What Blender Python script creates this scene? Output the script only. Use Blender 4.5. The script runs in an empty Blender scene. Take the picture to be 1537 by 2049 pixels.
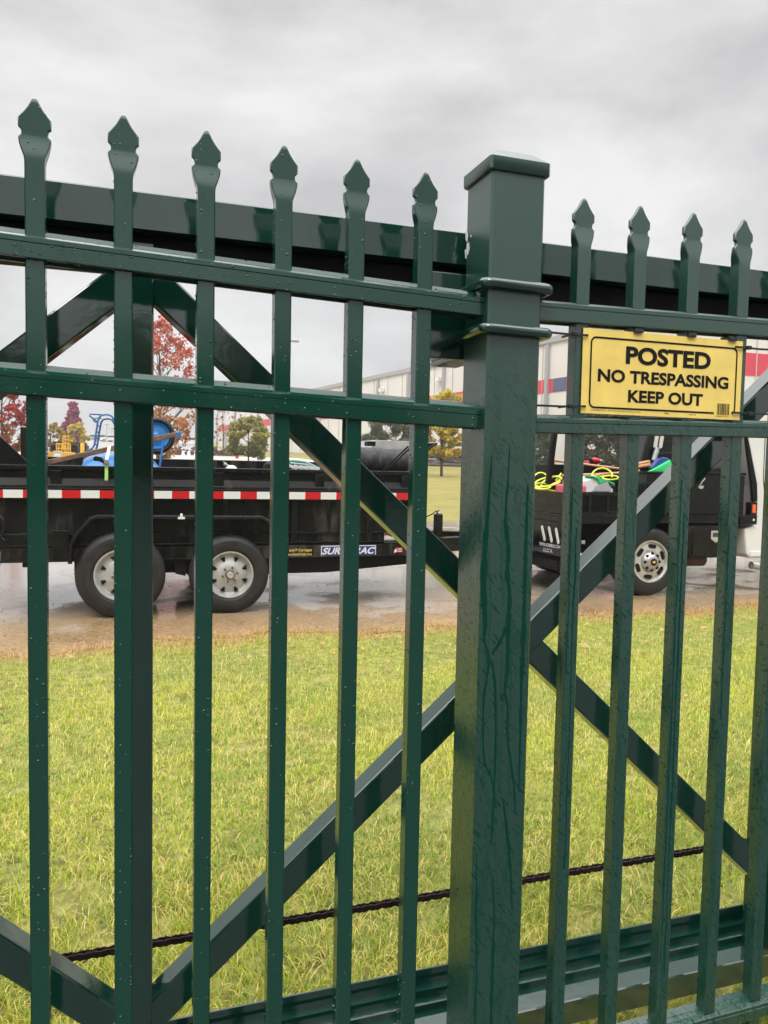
import bpy, math, random
import numpy as np
from mathutils import Vector, Matrix

# ------------------------------------------------------------------ camera
SC = bpy.context.scene
COL = SC.collection
ZC = 1.39                                   # camera height over the road
FPX, YAW, PITCH, ROLL, DCAM = 1541.13, 0.3236, 0.06004, 0.0203, 1.1677
CAM = Vector((0.0, -DCAM, ZC))
_f = Vector((math.sin(YAW) * math.cos(PITCH), math.cos(YAW) * math.cos(PITCH), -math.sin(PITCH)))
_r = Vector((math.cos(YAW), -math.sin(YAW), 0))
_u = _r.cross(_f)
RIGHT = (math.cos(ROLL) * _r + math.sin(ROLL) * _u)
UP = (-math.sin(ROLL) * _r + math.cos(ROLL) * _u)
FWD = _f
cam_data = bpy.data.cameras.new('camera')
cam = bpy.data.objects.new('camera', cam_data)
COL.objects.link(cam)
M = Matrix((RIGHT, UP, -FWD)).transposed().to_4x4()
M.translation = CAM
cam.matrix_world = M
cam_data.sensor_fit = 'HORIZONTAL'
cam_data.sensor_width = 36.0
cam_data.lens = 36.0 * FPX / 1537.0
cam_data.clip_start = 0.05
cam_data.clip_end = 3000
SC.camera = cam

# ------------------------------------------------------------------ sky, sun, exposure
SC.view_settings.view_transform = 'Standard'
SC.view_settings.look = 'None'
SC.view_settings.exposure = 0.2
SC.view_settings.gamma = 1.0
SUN_EL, SUN_ROT = math.radians(52), math.radians(215)
W = bpy.data.worlds.new('World')
SC.world = W
W.use_nodes = True
nt = W.node_tree
nt.nodes.clear()
def wn(t, **k):
    n = nt.nodes.new(t)
    for a, b in k.items(): setattr(n, a, b)
    return n
wo = wn('ShaderNodeOutputWorld'); wb = wn('ShaderNodeBackground')
sk = wn('ShaderNodeTexSky', sky_type='NISHITA', sun_disc=False)
sk.sun_elevation = SUN_EL; sk.sun_rotation = SUN_ROT
tc = wn('ShaderNodeTexCoord')
sx = wn('ShaderNodeSeparateXYZ'); nt.links.new(tc.outputs['Generated'], sx.inputs[0])
mp = wn('ShaderNodeMapping'); mp.inputs['Scale'].default_value = (1.1, 1.1, 2.6); mp.inputs['Location'].default_value = (0.35, 1.7, 0.2)
nt.links.new(tc.outputs['Generated'], mp.inputs[0])
n1 = wn('ShaderNodeTexNoise'); n1.inputs['Scale'].default_value = 2.1; n1.inputs['Detail'].default_value = 7; n1.inputs['Roughness'].default_value = 0.52; n1.inputs['Distortion'].default_value = 0.15
nt.links.new(mp.outputs[0], n1.inputs['Vector'])
cr = wn('ShaderNodeValToRGB')
cr.color_ramp.elements[0].position = 0.36; cr.color_ramp.elements[0].color = (0.49, 0.485, 0.488, 1)
cr.color_ramp.elements[1].position = 0.60; cr.color_ramp.elements[1].color = (0.80, 0.795, 0.785, 1)
nt.links.new(n1.outputs['Fac'], cr.inputs[0])
mr = wn('ShaderNodeMapRange', interpolation_type='SMOOTHSTEP')        # an overcast sky is brighter towards the zenith
mr.inputs['From Min'].default_value = 0.50; mr.inputs['From Max'].default_value = 0.76
mr.inputs['To Min'].default_value = 1.0; mr.inputs['To Max'].default_value = 5.0
nt.links.new(sx.outputs['Z'], mr.inputs[0])
vm = wn('ShaderNodeVectorMath', operation='SCALE')
nt.links.new(cr.outputs[0], vm.inputs[0]); nt.links.new(mr.outputs[0], vm.inputs['Scale'])
sc_ = wn('ShaderNodeVectorMath', operation='SCALE'); sc_.inputs['Scale'].default_value = 0.1
nt.links.new(sk.outputs[0], sc_.inputs[0])
mx = wn('ShaderNodeMix', data_type='RGBA'); mx.inputs[0].default_value = 0.94   # cloud cover over the blue
nt.links.new(sc_.outputs[0], mx.inputs[6]); nt.links.new(vm.outputs[0], mx.inputs[7])
nt.links.new(mx.outputs[2], wb.inputs[0]); wb.inputs[1].default_value = 1.0
nt.links.new(wb.outputs[0], wo.inputs[0])
sun_d = bpy.data.lights.new('sun', 'SUN'); sun_d.energy = 1.4; sun_d.angle = math.radians(25); sun_d.color = (1, .97, .93)
sun = bpy.data.objects.new('sun', sun_d); COL.objects.link(sun)
sd = Vector((math.sin(SUN_ROT) * math.cos(SUN_EL), math.cos(SUN_ROT) * math.cos(SUN_EL), math.sin(SUN_EL)))
sun.rotation_euler = sd.to_track_quat('Z', 'Y').to_euler()

RND = random.Random(7)
NP = np.random.default_rng(11)

# ------------------------------------------------------------------ helpers
def ray(px, py):
    return (RIGHT * ((px - 768.5) / FPX) + UP * (-(py - 1024.5) / FPX) + FWD)
def P(px, py, Y):
    d = ray(px, py); return CAM + d * ((Y - CAM.y) / d.y)
def PX(px, py, X):
    d = ray(px, py); return CAM + d * ((X - CAM.x) / d.x)
def PP(px, py, p, n):
    d = ray(px, py); return CAM + d * ((Vector(p) - CAM).dot(Vector(n)) / d.dot(Vector(n)))
def ground(Y):
    if Y < 0.3: return 0.17
    if Y < 4.8:
        t = (Y - .3) / 4.5; return 0.17 * (1 - t * t * (3 - 2 * t))
    if Y < 17: return 0.0
    if Y < 21: return 0.0335 * (Y - 17) ** 2 / 8
    if Y < 260: return 0.0335 * (Y - 19)
    return 0.0335 * 241
LOC = {}
class MB:
    def __init__(s): s.v = []; s.f = []
    def quadbox(s, c):
        i = len(s.v); s.v += [tuple(p) for p in c]
        s.f += [(i, i+3, i+2, i+1), (i+4, i+5, i+6, i+7), (i, i+1, i+5, i+4), (i+1, i+2, i+6, i+5), (i+2, i+3, i+7, i+6), (i+3, i, i+4, i+7)]
        return s
    def box(s, x0, x1, y0, y1, z0, z1):
        return s.quadbox([(x0,y0,z0),(x1,y0,z0),(x1,y1,z0),(x0,y1,z0),(x0,y0,z1),(x1,y0,z1),(x1,y1,z1),(x0,y1,z1)])
    def bar(s, a, b, w, h, up=(0,0,1)):
        a = Vector(a); b = Vector(b); d = (b - a).normalized(); up = Vector(up)
        sd_ = d.cross(up)
        if sd_.length < 1e-6: sd_ = d.cross(Vector((1,0,0)))
        sd_.normalize(); u2 = sd_.cross(d)
        c = []
        for p in (a, b):
            for i, j in ((-1,-1),(1,-1),(1,1),(-1,1)):
                c.append(p + sd_ * (i*w/2) + u2 * (j*h/2))
        return s.quadbox(c)
    def prism(s, poly, y0, y1):
        n = len(poly); i = len(s.v)
        s.v += [(x, y0, z) for x, z in poly] + [(x, y1, z) for x, z in poly]
        s.f += [tuple(range(i, i+n)), tuple(range(i+2*n-1, i+n-1, -1))]
        for k in range(n):
            j = (k+1) % n; s.f.append((i+k, i+n+k, i+n+j, i+j))
        return s
    def extrude_x(s, prof, x0, x1, dz=0.0):
        n = len(prof); i = len(s.v)
        s.v += [(x0, y, z) for y, z in prof] + [(x1, y, z + dz) for y, z in prof]
        s.f += [tuple(range(i, i+n)), tuple(range(i+2*n-1, i+n-1, -1))]
        for k in range(n):
            j = (k+1) % n; s.f.append((i+k, i+n+k, i+n+j, i+j))
        return s
    def rings(s, rr, cap=True, closed=False):
        n = len(rr[0]); i = len(s.v)
        for r in rr: s.v += [tuple(p) for p in r]
        m = len(rr)
        for k in range(m if closed else m-1):
            a = i + k*n; b = i + ((k+1) % m)*n
            for j in range(n):
                q = (j+1) % n; s.f.append((a+j, a+q, b+q, b+j))
        if cap and not closed:
            c0, c1 = cap if isinstance(cap, tuple) else (True, True)
            if c0: s.f.append(tuple(range(i+n-1, i-1, -1)))
            if c1: s.f.append(tuple(range(i+(m-1)*n, i+m*n)))
        return s
    def tube(s, pts, r, n=8, closed=False):
        pts = [Vector(p) for p in pts]; rr = []; m = len(pts); prev = None
        for k, p in enumerate(pts):
            if closed: d = pts[(k+1) % m] - pts[k-1]
            else: d = pts[min(k+1, m-1)] - pts[max(k-1, 0)]
            d.normalize()
            if prev is None:
                a = d.orthogonal().normalized()
            else:
                a = prev - d * prev.dot(d)
                a = a.normalized() if a.length > 1e-6 else d.orthogonal().normalized()
            prev = a; b = d.cross(a)
            rad = r[k] if isinstance(r, (list, tuple)) else r
            rr.append([p + (a*math.cos(2*math.pi*j/n) + b*math.sin(2*math.pi*j/n))*rad for j in range(n)])
        return s.rings(rr, cap=not closed, closed=closed)
    def lathe(s, prof, c, axis='Y', n=32, closed=False, caps=(True, True)):
        rr = []; c = Vector(c)
        for rad, h in prof:
            ring = []
            for j in range(n):
                a = 2*math.pi*j/n
                if axis == 'Y': q = (math.cos(a)*rad, h, math.sin(a)*rad)
                elif axis == 'Z': q = (math.cos(a)*rad, -math.sin(a)*rad, h)
                else: q = (h, math.cos(a)*rad, -math.sin(a)*rad)
                ring.append(c + Vector(q))
            rr.append(ring)
        return s.rings(rr, cap=False if closed else caps, closed=closed)
    def dome(s, c, r, nrm, n=7, sq=.6):
        c = Vector(c); nrm = Vector(nrm); a = nrm.orthogonal().normalized(); b = nrm.cross(a); rr = []
        for t in (0, .5, 1.0):
            ang = t*math.pi/2*.94
            rr.append([c + (a*math.cos(2*math.pi*j/n)+b*math.sin(2*math.pi*j/n))*r*math.cos(ang) + nrm*r*sq*math.sin(ang) for j in range(n)])
        return s.rings(rr)
    def ball(s, c, r, n=10, sz=1.0):
        prof = [(max(r*math.sin(math.pi*k/n), 1e-4), -r*sz*math.cos(math.pi*k/n)) for k in range(n+1)]
        return s.lathe(prof, c, 'Z', n+4)
def root_loc(o):
    while o.parent: o = o.parent
    return LOC.get(o.name, Vector((0,0,0)))
def obj(name, mb, m, parent=None, smooth=False, bevel=0.0, loc=None, fix=True):
    me = bpy.data.meshes.new(name)
    off = root_loc(parent) if parent else (Vector(loc) if loc else Vector((0,0,0)))
    me.from_pydata([(x-off.x, y-off.y, z-off.z) for x, y, z in mb.v], [], mb.f)
    if fix:
        import bmesh
        bm = bmesh.new(); bm.from_mesh(me); bmesh.ops.recalc_face_normals(bm, faces=bm.faces[:]); bm.to_mesh(me); bm.free()
    me.materials.append(m)
    if smooth:
        me.polygons.foreach_set('use_smooth', [True]*len(me.polygons))
        me.set_sharp_from_angle(angle=math.radians(38))
    o = bpy.data.objects.new(name, me); COL.objects.link(o)
    if parent: o.parent = parent
    elif loc:
        o.location = loc; LOC[o.name] = Vector(loc)
    if bevel:
        b = o.modifiers.new('bevel', 'BEVEL'); b.width = bevel; b.segments = 2; b.limit_method = 'ANGLE'; b.angle_limit = math.radians(40)
    return o
def tag(o, label=None, cat=None, group=None, kind=None):
    if label: o['label'] = label
    if cat: o['category'] = cat
    if group: o['group'] = group
    if kind: o['kind'] = kind
    return o
def thing(name, loc, label, cat, group=None):
    o = bpy.data.objects.new(name, None); COL.objects.link(o)
    o.empty_display_size = .1; o.location = loc; LOC[o.name] = Vector(loc)
    return tag(o, label, cat, group)
def text_mesh(txt, thick=0.0):
    cu = bpy.data.curves.new('txt', 'FONT'); cu.body = txt; cu.size = 1.0; cu.offset = thick; cu.resolution_u = 4
    to = bpy.data.objects.new('txt', cu); COL.objects.link(to)
    dg = bpy.context.evaluated_depsgraph_get(); dg.update()
    me = bpy.data.meshes.new_from_object(to.evaluated_get(dg))
    v = [tuple(q.co) for q in me.vertices]; f = [tuple(p.vertices) for p in me.polygons]
    bpy.data.objects.remove(to); bpy.data.curves.remove(cu); bpy.data.meshes.remove(me)
    xs = [q[0] for q in v]; ys = [q[1] for q in v]
    x0, x1, y0, y1 = min(xs), max(xs), min(ys), max(ys)
    return [((q[0]-x0)/(x1-x0), (q[1]-y0)/(y1-y0)) for q in v], f
def put_text(mb, txt, o, ex, ey, thick=0.0, shear=0.0):
    v, f = text_mesh(txt, thick); i = len(mb.v); o = Vector(o); ex = Vector(ex); ey = Vector(ey)
    mb.v += [tuple(o + ex*(a + shear*(b-.5)) + ey*b) for a, b in v]; mb.f += [tuple(i+k for k in q) for q in f]

# ------------------------------------------------------------------ materials
def mat(name, col, rough=.5, metal=0.0, var=.12, scale=20, bump=0.0, bscale=80, spec=.5, emit=None, coat=0.0, attr=None, trans=0.0):
    m = bpy.data.materials.new(name); m.use_nodes = True; t = m.node_tree; b = t.nodes['Principled BSDF']
    b.inputs['Roughness'].default_value = rough; b.inputs['Metallic'].default_value = metal
    b.inputs['Specular IOR Level'].default_value = spec
    if coat: b.inputs['Coat Weight'].default_value = coat; b.inputs['Coat Roughness'].default_value = .06
    c = t.nodes.new('ShaderNodeTexCoord')
    n = t.nodes.new('ShaderNodeTexNoise'); n.inputs['Scale'].default_value = scale; n.inputs['Detail'].default_value = 5
    t.links.new(c.outputs['Object'], n.inputs['Vector'])
    h = t.nodes.new('ShaderNodeMix'); h.data_type = 'RGBA'; h.blend_type = 'MULTIPLY'; h.inputs[0].default_value = 1.0
    if attr:
        a = t.nodes.new('ShaderNodeAttribute'); a.attribute_name = attr; t.links.new(a.outputs['Color'], h.inputs[6])
    else: h.inputs[6].default_value = (*col, 1)
    r = t.nodes.new('ShaderNodeMapRange'); r.inputs['From Min'].default_value = .3; r.inputs['From Max'].default_value = .7
    r.inputs['To Min'].default_value = 1 - var; r.inputs['To Max'].default_value = 1 + var
    t.links.new(n.outputs['Fac'], r.inputs[0]); t.links.new(r.outputs[0], h.inputs[7]); t.links.new(h.outputs[2], b.inputs['Base Color'])
    r2 = t.nodes.new('ShaderNodeMapRange'); r2.inputs['From Min'].default_value = .3; r2.inputs['From Max'].default_value = .7
    r2.inputs['To Min'].default_value = max(rough*.75, .02); r2.inputs['To Max'].default_value = min(rough*1.25, 1)
    t.links.new(n.outputs['Fac'], r2.inputs[0]); t.links.new(r2.outputs[0], b.inputs['Roughness'])
    if bump:
        n2 = t.nodes.new('ShaderNodeTexNoise'); n2.inputs['Scale'].default_value = bscale; n2.inputs['Detail'].default_value = 4
        t.links.new(c.outputs['Object'], n2.inputs['Vector'])
        bp = t.nodes.new('ShaderNodeBump'); bp.inputs['Strength'].default_value = bump; bp.inputs['Distance'].default_value = .01
        t.links.new(n2.outputs['Fac'], bp.inputs['Height']); t.links.new(bp.outputs[0], b.inputs['Normal'])
    if trans:
        b.inputs['Transmission Weight'].default_value = trans
    if emit:
        b.inputs['Emission Color'].default_value = (*emit, 1); b.inputs['Emission Strength'].default_value = 1
    return m
def leaf_mat(name, transl=.35):
    m = bpy.data.materials.new(name); m.use_nodes = True; t = m.node_tree; b = t.nodes['Principled BSDF']; o = t.nodes['Material Output']
    a = t.nodes.new('ShaderNodeAttribute'); a.attribute_name = 'col'
    t.links.new(a.outputs['Color'], b.inputs['Base Color']); b.inputs['Roughness'].default_value = .45
    tr = t.nodes.new('ShaderNodeBsdfTranslucent'); t.links.new(a.outputs['Color'], tr.inputs[0])
    mx_ = t.nodes.new('ShaderNodeMixShader'); mx_.inputs[0].default_value = transl
    t.links.new(b.outputs[0], mx_.inputs[1]); t.links.new(tr.outputs[0], mx_.inputs[2]); t.links.new(mx_.outputs[0], o.inputs[0])
    return m
GREEN = (.0035, .043, .027)
def paint(name, streak):
    """wet gloss green paint: round beads of rain, or wind-driven streaks and runs of water"""
    m = bpy.data.materials.new(name); m.use_nodes = True; t = m.node_tree; b = t.nodes['Principled BSDF']
    N = t.nodes.new; L = t.links.new
    def math_(op, a, v=None, cl=False):
        q = N('ShaderNodeMath'); q.operation = op; q.use_clamp = cl
        if hasattr(a, 'links'): L(a, q.inputs[0])
        else: q.inputs[0].default_value = a
        if v is not None:
            if hasattr(v, 'links'): L(v, q.inputs[1])
            else: q.inputs[1].default_value = v
        return q.outputs[0]
    gp_ = N('ShaderNodeNewGeometry')
    class c: outputs = {'Object': gp_.outputs['Position']}
    b.inputs['Base Color'].default_value = (*GREEN, 1)
    b.inputs['IOR'].default_value = 1.68
    ln = N('ShaderNodeTexNoise'); ln.inputs['Scale'].default_value = 9; ln.inputs['Detail'].default_value = 6
    L(c.outputs['Object'], ln.inputs['Vector'])
    if not streak:
        v = N('ShaderNodeTexVoronoi'); v.inputs['Scale'].default_value = 135; L(c.outputs['Object'], v.inputs['Vector'])
        vs = N('ShaderNodeSeparateColor'); L(v.outputs['Color'], vs.inputs[0])
        rad = math_('MULTIPLY', math_('SUBTRACT', vs.outputs[0], .62), .8)      # only some cells hold a bead
        h = math_('MULTIPLY', math_('SUBTRACT', rad, v.outputs['Distance']), 6, True)
        r = N('ShaderNodeMapRange'); r.inputs['From Min'].default_value = .35; r.inputs['From Max'].default_value = .65
        r.inputs['To Min'].default_value = .10; r.inputs['To Max'].default_value = .24
        L(ln.outputs['Fac'], r.inputs[0]); L(r.outputs[0], b.inputs['Roughness'])
        bp = N('ShaderNodeBump'); bp.inputs['Strength'].default_value = .6; bp.inputs['Distance'].default_value = .004
        L(h, bp.inputs['Height']); L(bp.outputs[0], b.inputs['Normal'])
        return m
    # diagonal wind streaks
    rt_ = N('ShaderNodeMapping'); rt_.inputs['Rotation'].default_value = (0, math.radians(-52), 0); L(c.outputs['Object'], rt_.inputs[0])
    mp_ = N('ShaderNodeMapping'); mp_.inputs['Scale'].default_value = (48, 70, 250); L(rt_.outputs[0], mp_.inputs[0])
    s1 = N('ShaderNodeTexNoise'); s1.inputs['Scale'].default_value = 1.0; s1.inputs['Detail'].default_value = 3; s1.inputs['Distortion'].default_value = .6
    L(mp_.outputs[0], s1.inputs['Vector'])
    st = N('ShaderNodeMapRange'); st.inputs['From Min'].default_value = .58; st.inputs['From Max'].default_value = .64; L(s1.outputs['Fac'], st.inputs[0])
    # vertical runs
    mp2 = N('ShaderNodeMapping'); mp2.inputs['Scale'].default_value = (26, 26, 2.6); L(c.outputs['Object'], mp2.inputs[0])
    s2 = N('ShaderNodeTexNoise'); s2.inputs['Scale'].default_value = 1.0; s2.inputs['Detail'].default_value = 4; s2.inputs['Roughness'].default_value = .55; s2.inputs['Distortion'].default_value = .9
    L(mp2.outputs[0], s2.inputs['Vector'])
    ab = math_('ABSOLUTE', math_('SUBTRACT', s2.outputs['Fac'], .53))
    dr = N('ShaderNodeMapRange'); dr.inputs['From Min'].default_value = .030; dr.inputs['From Max'].default_value = .020; L(ab, dr.inputs[0])
    s3 = N('ShaderNodeTexNoise'); s3.inputs['Scale'].default_value = 4; s3.inputs['Detail'].default_value = 2; L(c.outputs['Object'], s3.inputs['Vector'])
    gate_ = N('ShaderNodeMapRange'); gate_.inputs['From Min'].default_value = .40; gate_.inputs['From Max'].default_value = .47; L(s3.outputs['Fac'], gate_.inputs[0])
    sz_ = N('ShaderNodeSeparateXYZ'); L(c.outputs['Object'], sz_.inputs[0])
    zr_ = N('ShaderNodeMapRange'); zr_.inputs['From Min'].default_value = 1.63; zr_.inputs['From Max'].default_value = 1.32; zr_.inputs['To Min'].default_value = .06; L(sz_.outputs[2], zr_.inputs[0])
    wet = math_('MULTIPLY', math_('MAXIMUM', st.outputs[0], math_('MULTIPLY', math_('MULTIPLY', dr.outputs[0], gate_.outputs[0]), .35)), zr_.outputs[0])
    r = N('ShaderNodeMapRange'); r.inputs['To Min'].default_value = .34; r.inputs['To Max'].default_value = .06
    L(wet, r.inputs[0]); L(r.outputs[0], b.inputs['Roughness'])
    sp = N('ShaderNodeMapRange'); sp.inputs['To Min'].default_value = .72; sp.inputs['To Max'].default_value = .22
    L(wet, sp.inputs[0]); L(sp.outputs[0], b.inputs['Specular IOR Level'])
    bp = N('ShaderNodeBump'); bp.inputs['Strength'].default_value = .2; bp.inputs['Distance'].default_value = .002
    L(wet, bp.inputs['Height']); L(bp.outputs[0], b.inputs['Normal'])
    return m
M_PB = paint('green_paint_beaded', False)
M_PS = paint('green_paint_streaked', True)
M_GATE = mat('green_gate_paint', (.0035, .032, .0215), .09, var=.1, scale=14, bump=.03, bscale=30, spec=.5)
M_GATE.node_tree.nodes['Principled BSDF'].inputs['IOR'].default_value = 1.9
M_DROP = mat('raindrop', (.012, .045, .032), .03, var=0, spec=.6)
M_BLACK = mat('black_steel', (.005, .005, .0055), .25, var=.3, scale=9, bump=.06, bscale=60, spec=.3)
M_BLACKDIRTY = mat('black_dirty_steel', (.006, .0058, .0055), .38, var=.6, scale=5, bump=.12, bscale=60, spec=.16)
def splash(m):
    t = m.node_tree; b = t.nodes['Principled BSDF']; src = b.inputs['Base Color'].links[0].from_socket; N = t.nodes.new; L = t.links.new
    c = N('ShaderNodeTexCoord'); mp_ = N('ShaderNodeMapping'); mp_.inputs['Scale'].default_value = (9, 9, 1.6); L(c.outputs['Object'], mp_.inputs[0])
    a = N('ShaderNodeTexNoise'); a.inputs['Scale'].default_value = 1; a.inputs['Detail'].default_value = 8; a.inputs['Roughness'].default_value = .7; L(mp_.outputs[0], a.inputs['Vector'])
    d = N('ShaderNodeTexNoise'); d.inputs['Scale'].default_value = 1.1; d.inputs['Detail'].default_value = 3; L(c.outputs['Object'], d.inputs['Vector'])
    k = N('ShaderNodeMath'); k.operation = 'MULTIPLY'; L(a.outputs['Fac'], k.inputs[0]); L(d.outputs['Fac'], k.inputs[1])
    r = N('ShaderNodeMapRange'); r.inputs['From Min'].default_value = .27; r.inputs['From Max'].default_value = .40; r.inputs['To Max'].default_value = .55; L(k.outputs[0], r.inputs[0])
    x = N('ShaderNodeMix'); x.data_type = 'RGBA'; L(r.outputs[0], x.inputs[0]); L(src, x.inputs[6]); x.inputs[7].default_value = (.13, .115, .10, 1); L(x.outputs[2], b.inputs['Base Color'])
splash(M_BLACKDIRTY)
M_BLACKMATT = mat('black_matt', (.005, .005, .005), .6, var=.3, spec=.2)
M_RUB = mat('tyre_rubber', (.013, .0125, .012), .55, var=.45, scale=7, bump=.15, bscale=90)
M_RIM = mat('grey_rim', (.42, .42, .41), .35, metal=.25, var=.15, scale=12)
M_ALU = mat('cast_alloy', (.55, .53, .49), .35, metal=.45, var=.15, scale=10)
M_RUST = mat('rusty_hub', (.10, .055, .035), .6, var=.4, scale=40)
M_STEEL = mat('bright_steel', (.5, .5, .5), .3, metal=.8, var=.2)
M_WHITEP = mat('white_car_paint', (.72, .71, .70), .22, var=.05, scale=4, coat=.5)
M_WHITE = mat('white_plastic', (.75, .75, .74), .4, var=.05)
M_RED = mat('red_reflector', (.50, .012, .018), .25, var=.08, scale=60)
M_SILV = mat('white_reflector', (.66, .67, .66), .25, var=.06, scale=60)
M_YSIGN = mat('yellow_sign_face', (.85, .625, .15), .34, var=.09, scale=22, bump=.05, bscale=12)
M_INK = mat('black_ink', (.008, .0075, .007), .5, var=0, spec=.2)
M_BLUE = mat('blue_plastic', (.035, .20, .52), .3, var=.15, scale=6)
M_BLUEP = mat('blue_tube_paint', (.05, .16, .33), .35, var=.2)
M_WOOD = mat('weathered_wood', (.17, .095, .055), .6, var=.5, scale=14, bump=.2)
M_HANDLE = mat('shovel_wood', (.50, .25, .12), .45, var=.2)
M_LIME = mat('lime_strap', (.42, .72, .22), .6, var=.1)
M_HOSE = mat('yellow_hose', (.62, .66, .06), .4, var=.1)
M_GREENP = mat('bright_green_plastic', (.03, .55, .17), .35, var=.08)
M_NAVY = mat('navy_plastic', (.012, .04, .22), .35, var=.1)
M_PINK = mat('pink_plastic', (.66, .12, .16), .4, var=.1)
M_BAG = mat('white_bag', (.66, .66, .66), .45, var=.1, scale=12, bump=.4, bscale=14)
M_BAGG = mat('grey_print_bag', (.40, .40, .41), .45, var=.1, scale=12)
M_TARP = mat('black_tarp_mesh', (.016, .016, .017), .55, var=.4, scale=16, bump=.3, bscale=40)
M_ORANGE = mat('orange_marker', (.85, .14, .03), .3, var=0)
M_LENS = mat('clear_lens', (.62, .61, .55), .2, var=.25, scale=120, bump=.6, bscale=150)
M_GLASS = mat('dark_glass', (.02, .025, .03), .05, var=0, spec=.8)
M_DBLUE = mat('decal_blue', (.02, .04, .22), .3, var=0)
M_DYEL = mat('decal_yellow', (.75, .55, .14), .4, var=0)
M_GREYD = mat('label_grey', (.35, .36, .33), .4, var=0)
M_CHAIN = mat('rusty_chain', (.030, .016, .014), .35, metal=.4, var=.5, scale=60)
M_TIE = mat('black_nylon', (.012, .012, .012), .35, var=0)
M_WALL = mat('warehouse_panel', (.70, .67, .645), .6, var=.04, scale=.4)
M_TRIM = mat('grey_trim', (.36, .36, .38), .5, var=.05)
M_STRIPE = mat('red_wall_panel', (.62, .045, .085), .5, var=.06, scale=.5)
M_WGLASS = mat('wall_window', (.05, .09, .17), .1, var=.1, spec=.8)
M_BARK = mat('bark', (.06, .045, .035), .8, var=.4, scale=8, bump=.4)
M_LEAF = leaf_mat('leaf')
M_GRASS = leaf_mat('grass_blade', .25)
M_YEL = mat('yellow_paint', (.72, .42, .04), .4, var=.1)
M_MACH = mat('dark_machinery', (.05, .045, .045), .6, var=.5, scale=3)
M_LOG = mat('timber', (.11, .09, .085), .8, var=.5, scale=3, bump=.3, bscale=6)
M_HILL = mat('hazed_far_woods', (.22, .26, .29), .9, var=.15, scale=.03)  # pale blue-grey of distance haze is put into the woods' colour
M_ROOFR = mat('red_roof', (.40, .10, .10), .6, var=.1)
M_CARR = mat('red_car_paint', (.35, .03, .04), .2, var=.05, coat=.5)
M_CARG = mat('grey_car_paint', (.16, .17, .18), .2, var=.05, coat=.5)
M_PEB = mat('pebble', (.16, .13, .11), .5, var=.5, scale=30)

# ground materials -------------------------------------------------
def ground_mat(name, cols, scale, rough=.85, bump=.4, bdist=.02):
    m = bpy.data.materials.new(name); m.use_nodes = True; t = m.node_tree; b = t.nodes['Principled BSDF']
    c = t.nodes.new('ShaderNodeTexCoord')
    n = t.nodes.new('ShaderNodeTexNoise'); n.inputs['Scale'].default_value = scale; n.inputs['Detail'].default_value = 9; n.inputs['Roughness'].default_value = .65
    t.links.new(c.outputs['Object'], n.inputs['Vector'])
    r = t.nodes.new('ShaderNodeValToRGB'); e = r.color_ramp.elements
    e[0].position = .34; e[0].color = (*cols[0], 1); e[1].position = .66; e[1].color = (*cols[-1], 1)
    for i, q in enumerate(cols[1:-1]):
        x = e.new(.34 + .32*(i+1)/(len(cols)-1)); x.color = (*q, 1)
    t.links.new(n.outputs['Fac'], r.inputs[0]); t.links.new(r.outputs[0], b.inputs['Base Color'])
    b.inputs['Roughness'].default_value = rough
    n2 = t.nodes.new('ShaderNodeTexNoise'); n2.inputs['Scale'].default_value = scale*6; n2.inputs['Detail'].default_value = 6
    t.links.new(c.outputs['Object'], n2.inputs['Vector'])
    bp = t.nodes.new('ShaderNodeBump'); bp.inputs['Strength'].default_value = bump; bp.inputs['Distance'].default_value = bdist
    t.links.new(n2.outputs['Fac'], bp.inputs['Height']); t.links.new(bp.outputs[0], b.inputs['Normal'])
    return m
M_SOIL = ground_mat('lawn_soil', [(.085,.085,.02), (.20,.19,.042), (.31,.265,.085)], 14, bdist=.01)
M_FARLAWN = ground_mat('far_lawn', [(.155,.15,.024), (.215,.185,.034), (.26,.205,.045)], .9, bdist=.05)
M_LOT = ground_mat('pale_lot', [(.40,.36,.33), (.46,.41,.37)], .6, .55, bump=.1)
M_LOT2 = ground_mat('grey_lot', [(.26,.25,.24), (.32,.31,.30)], .4, .5, bump=.1)
M_BACK = ground_mat('drive_asphalt', [(.022,.025,.027), (.036,.040,.043)], 3, .38, bump=.2, bdist=.004)
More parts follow.
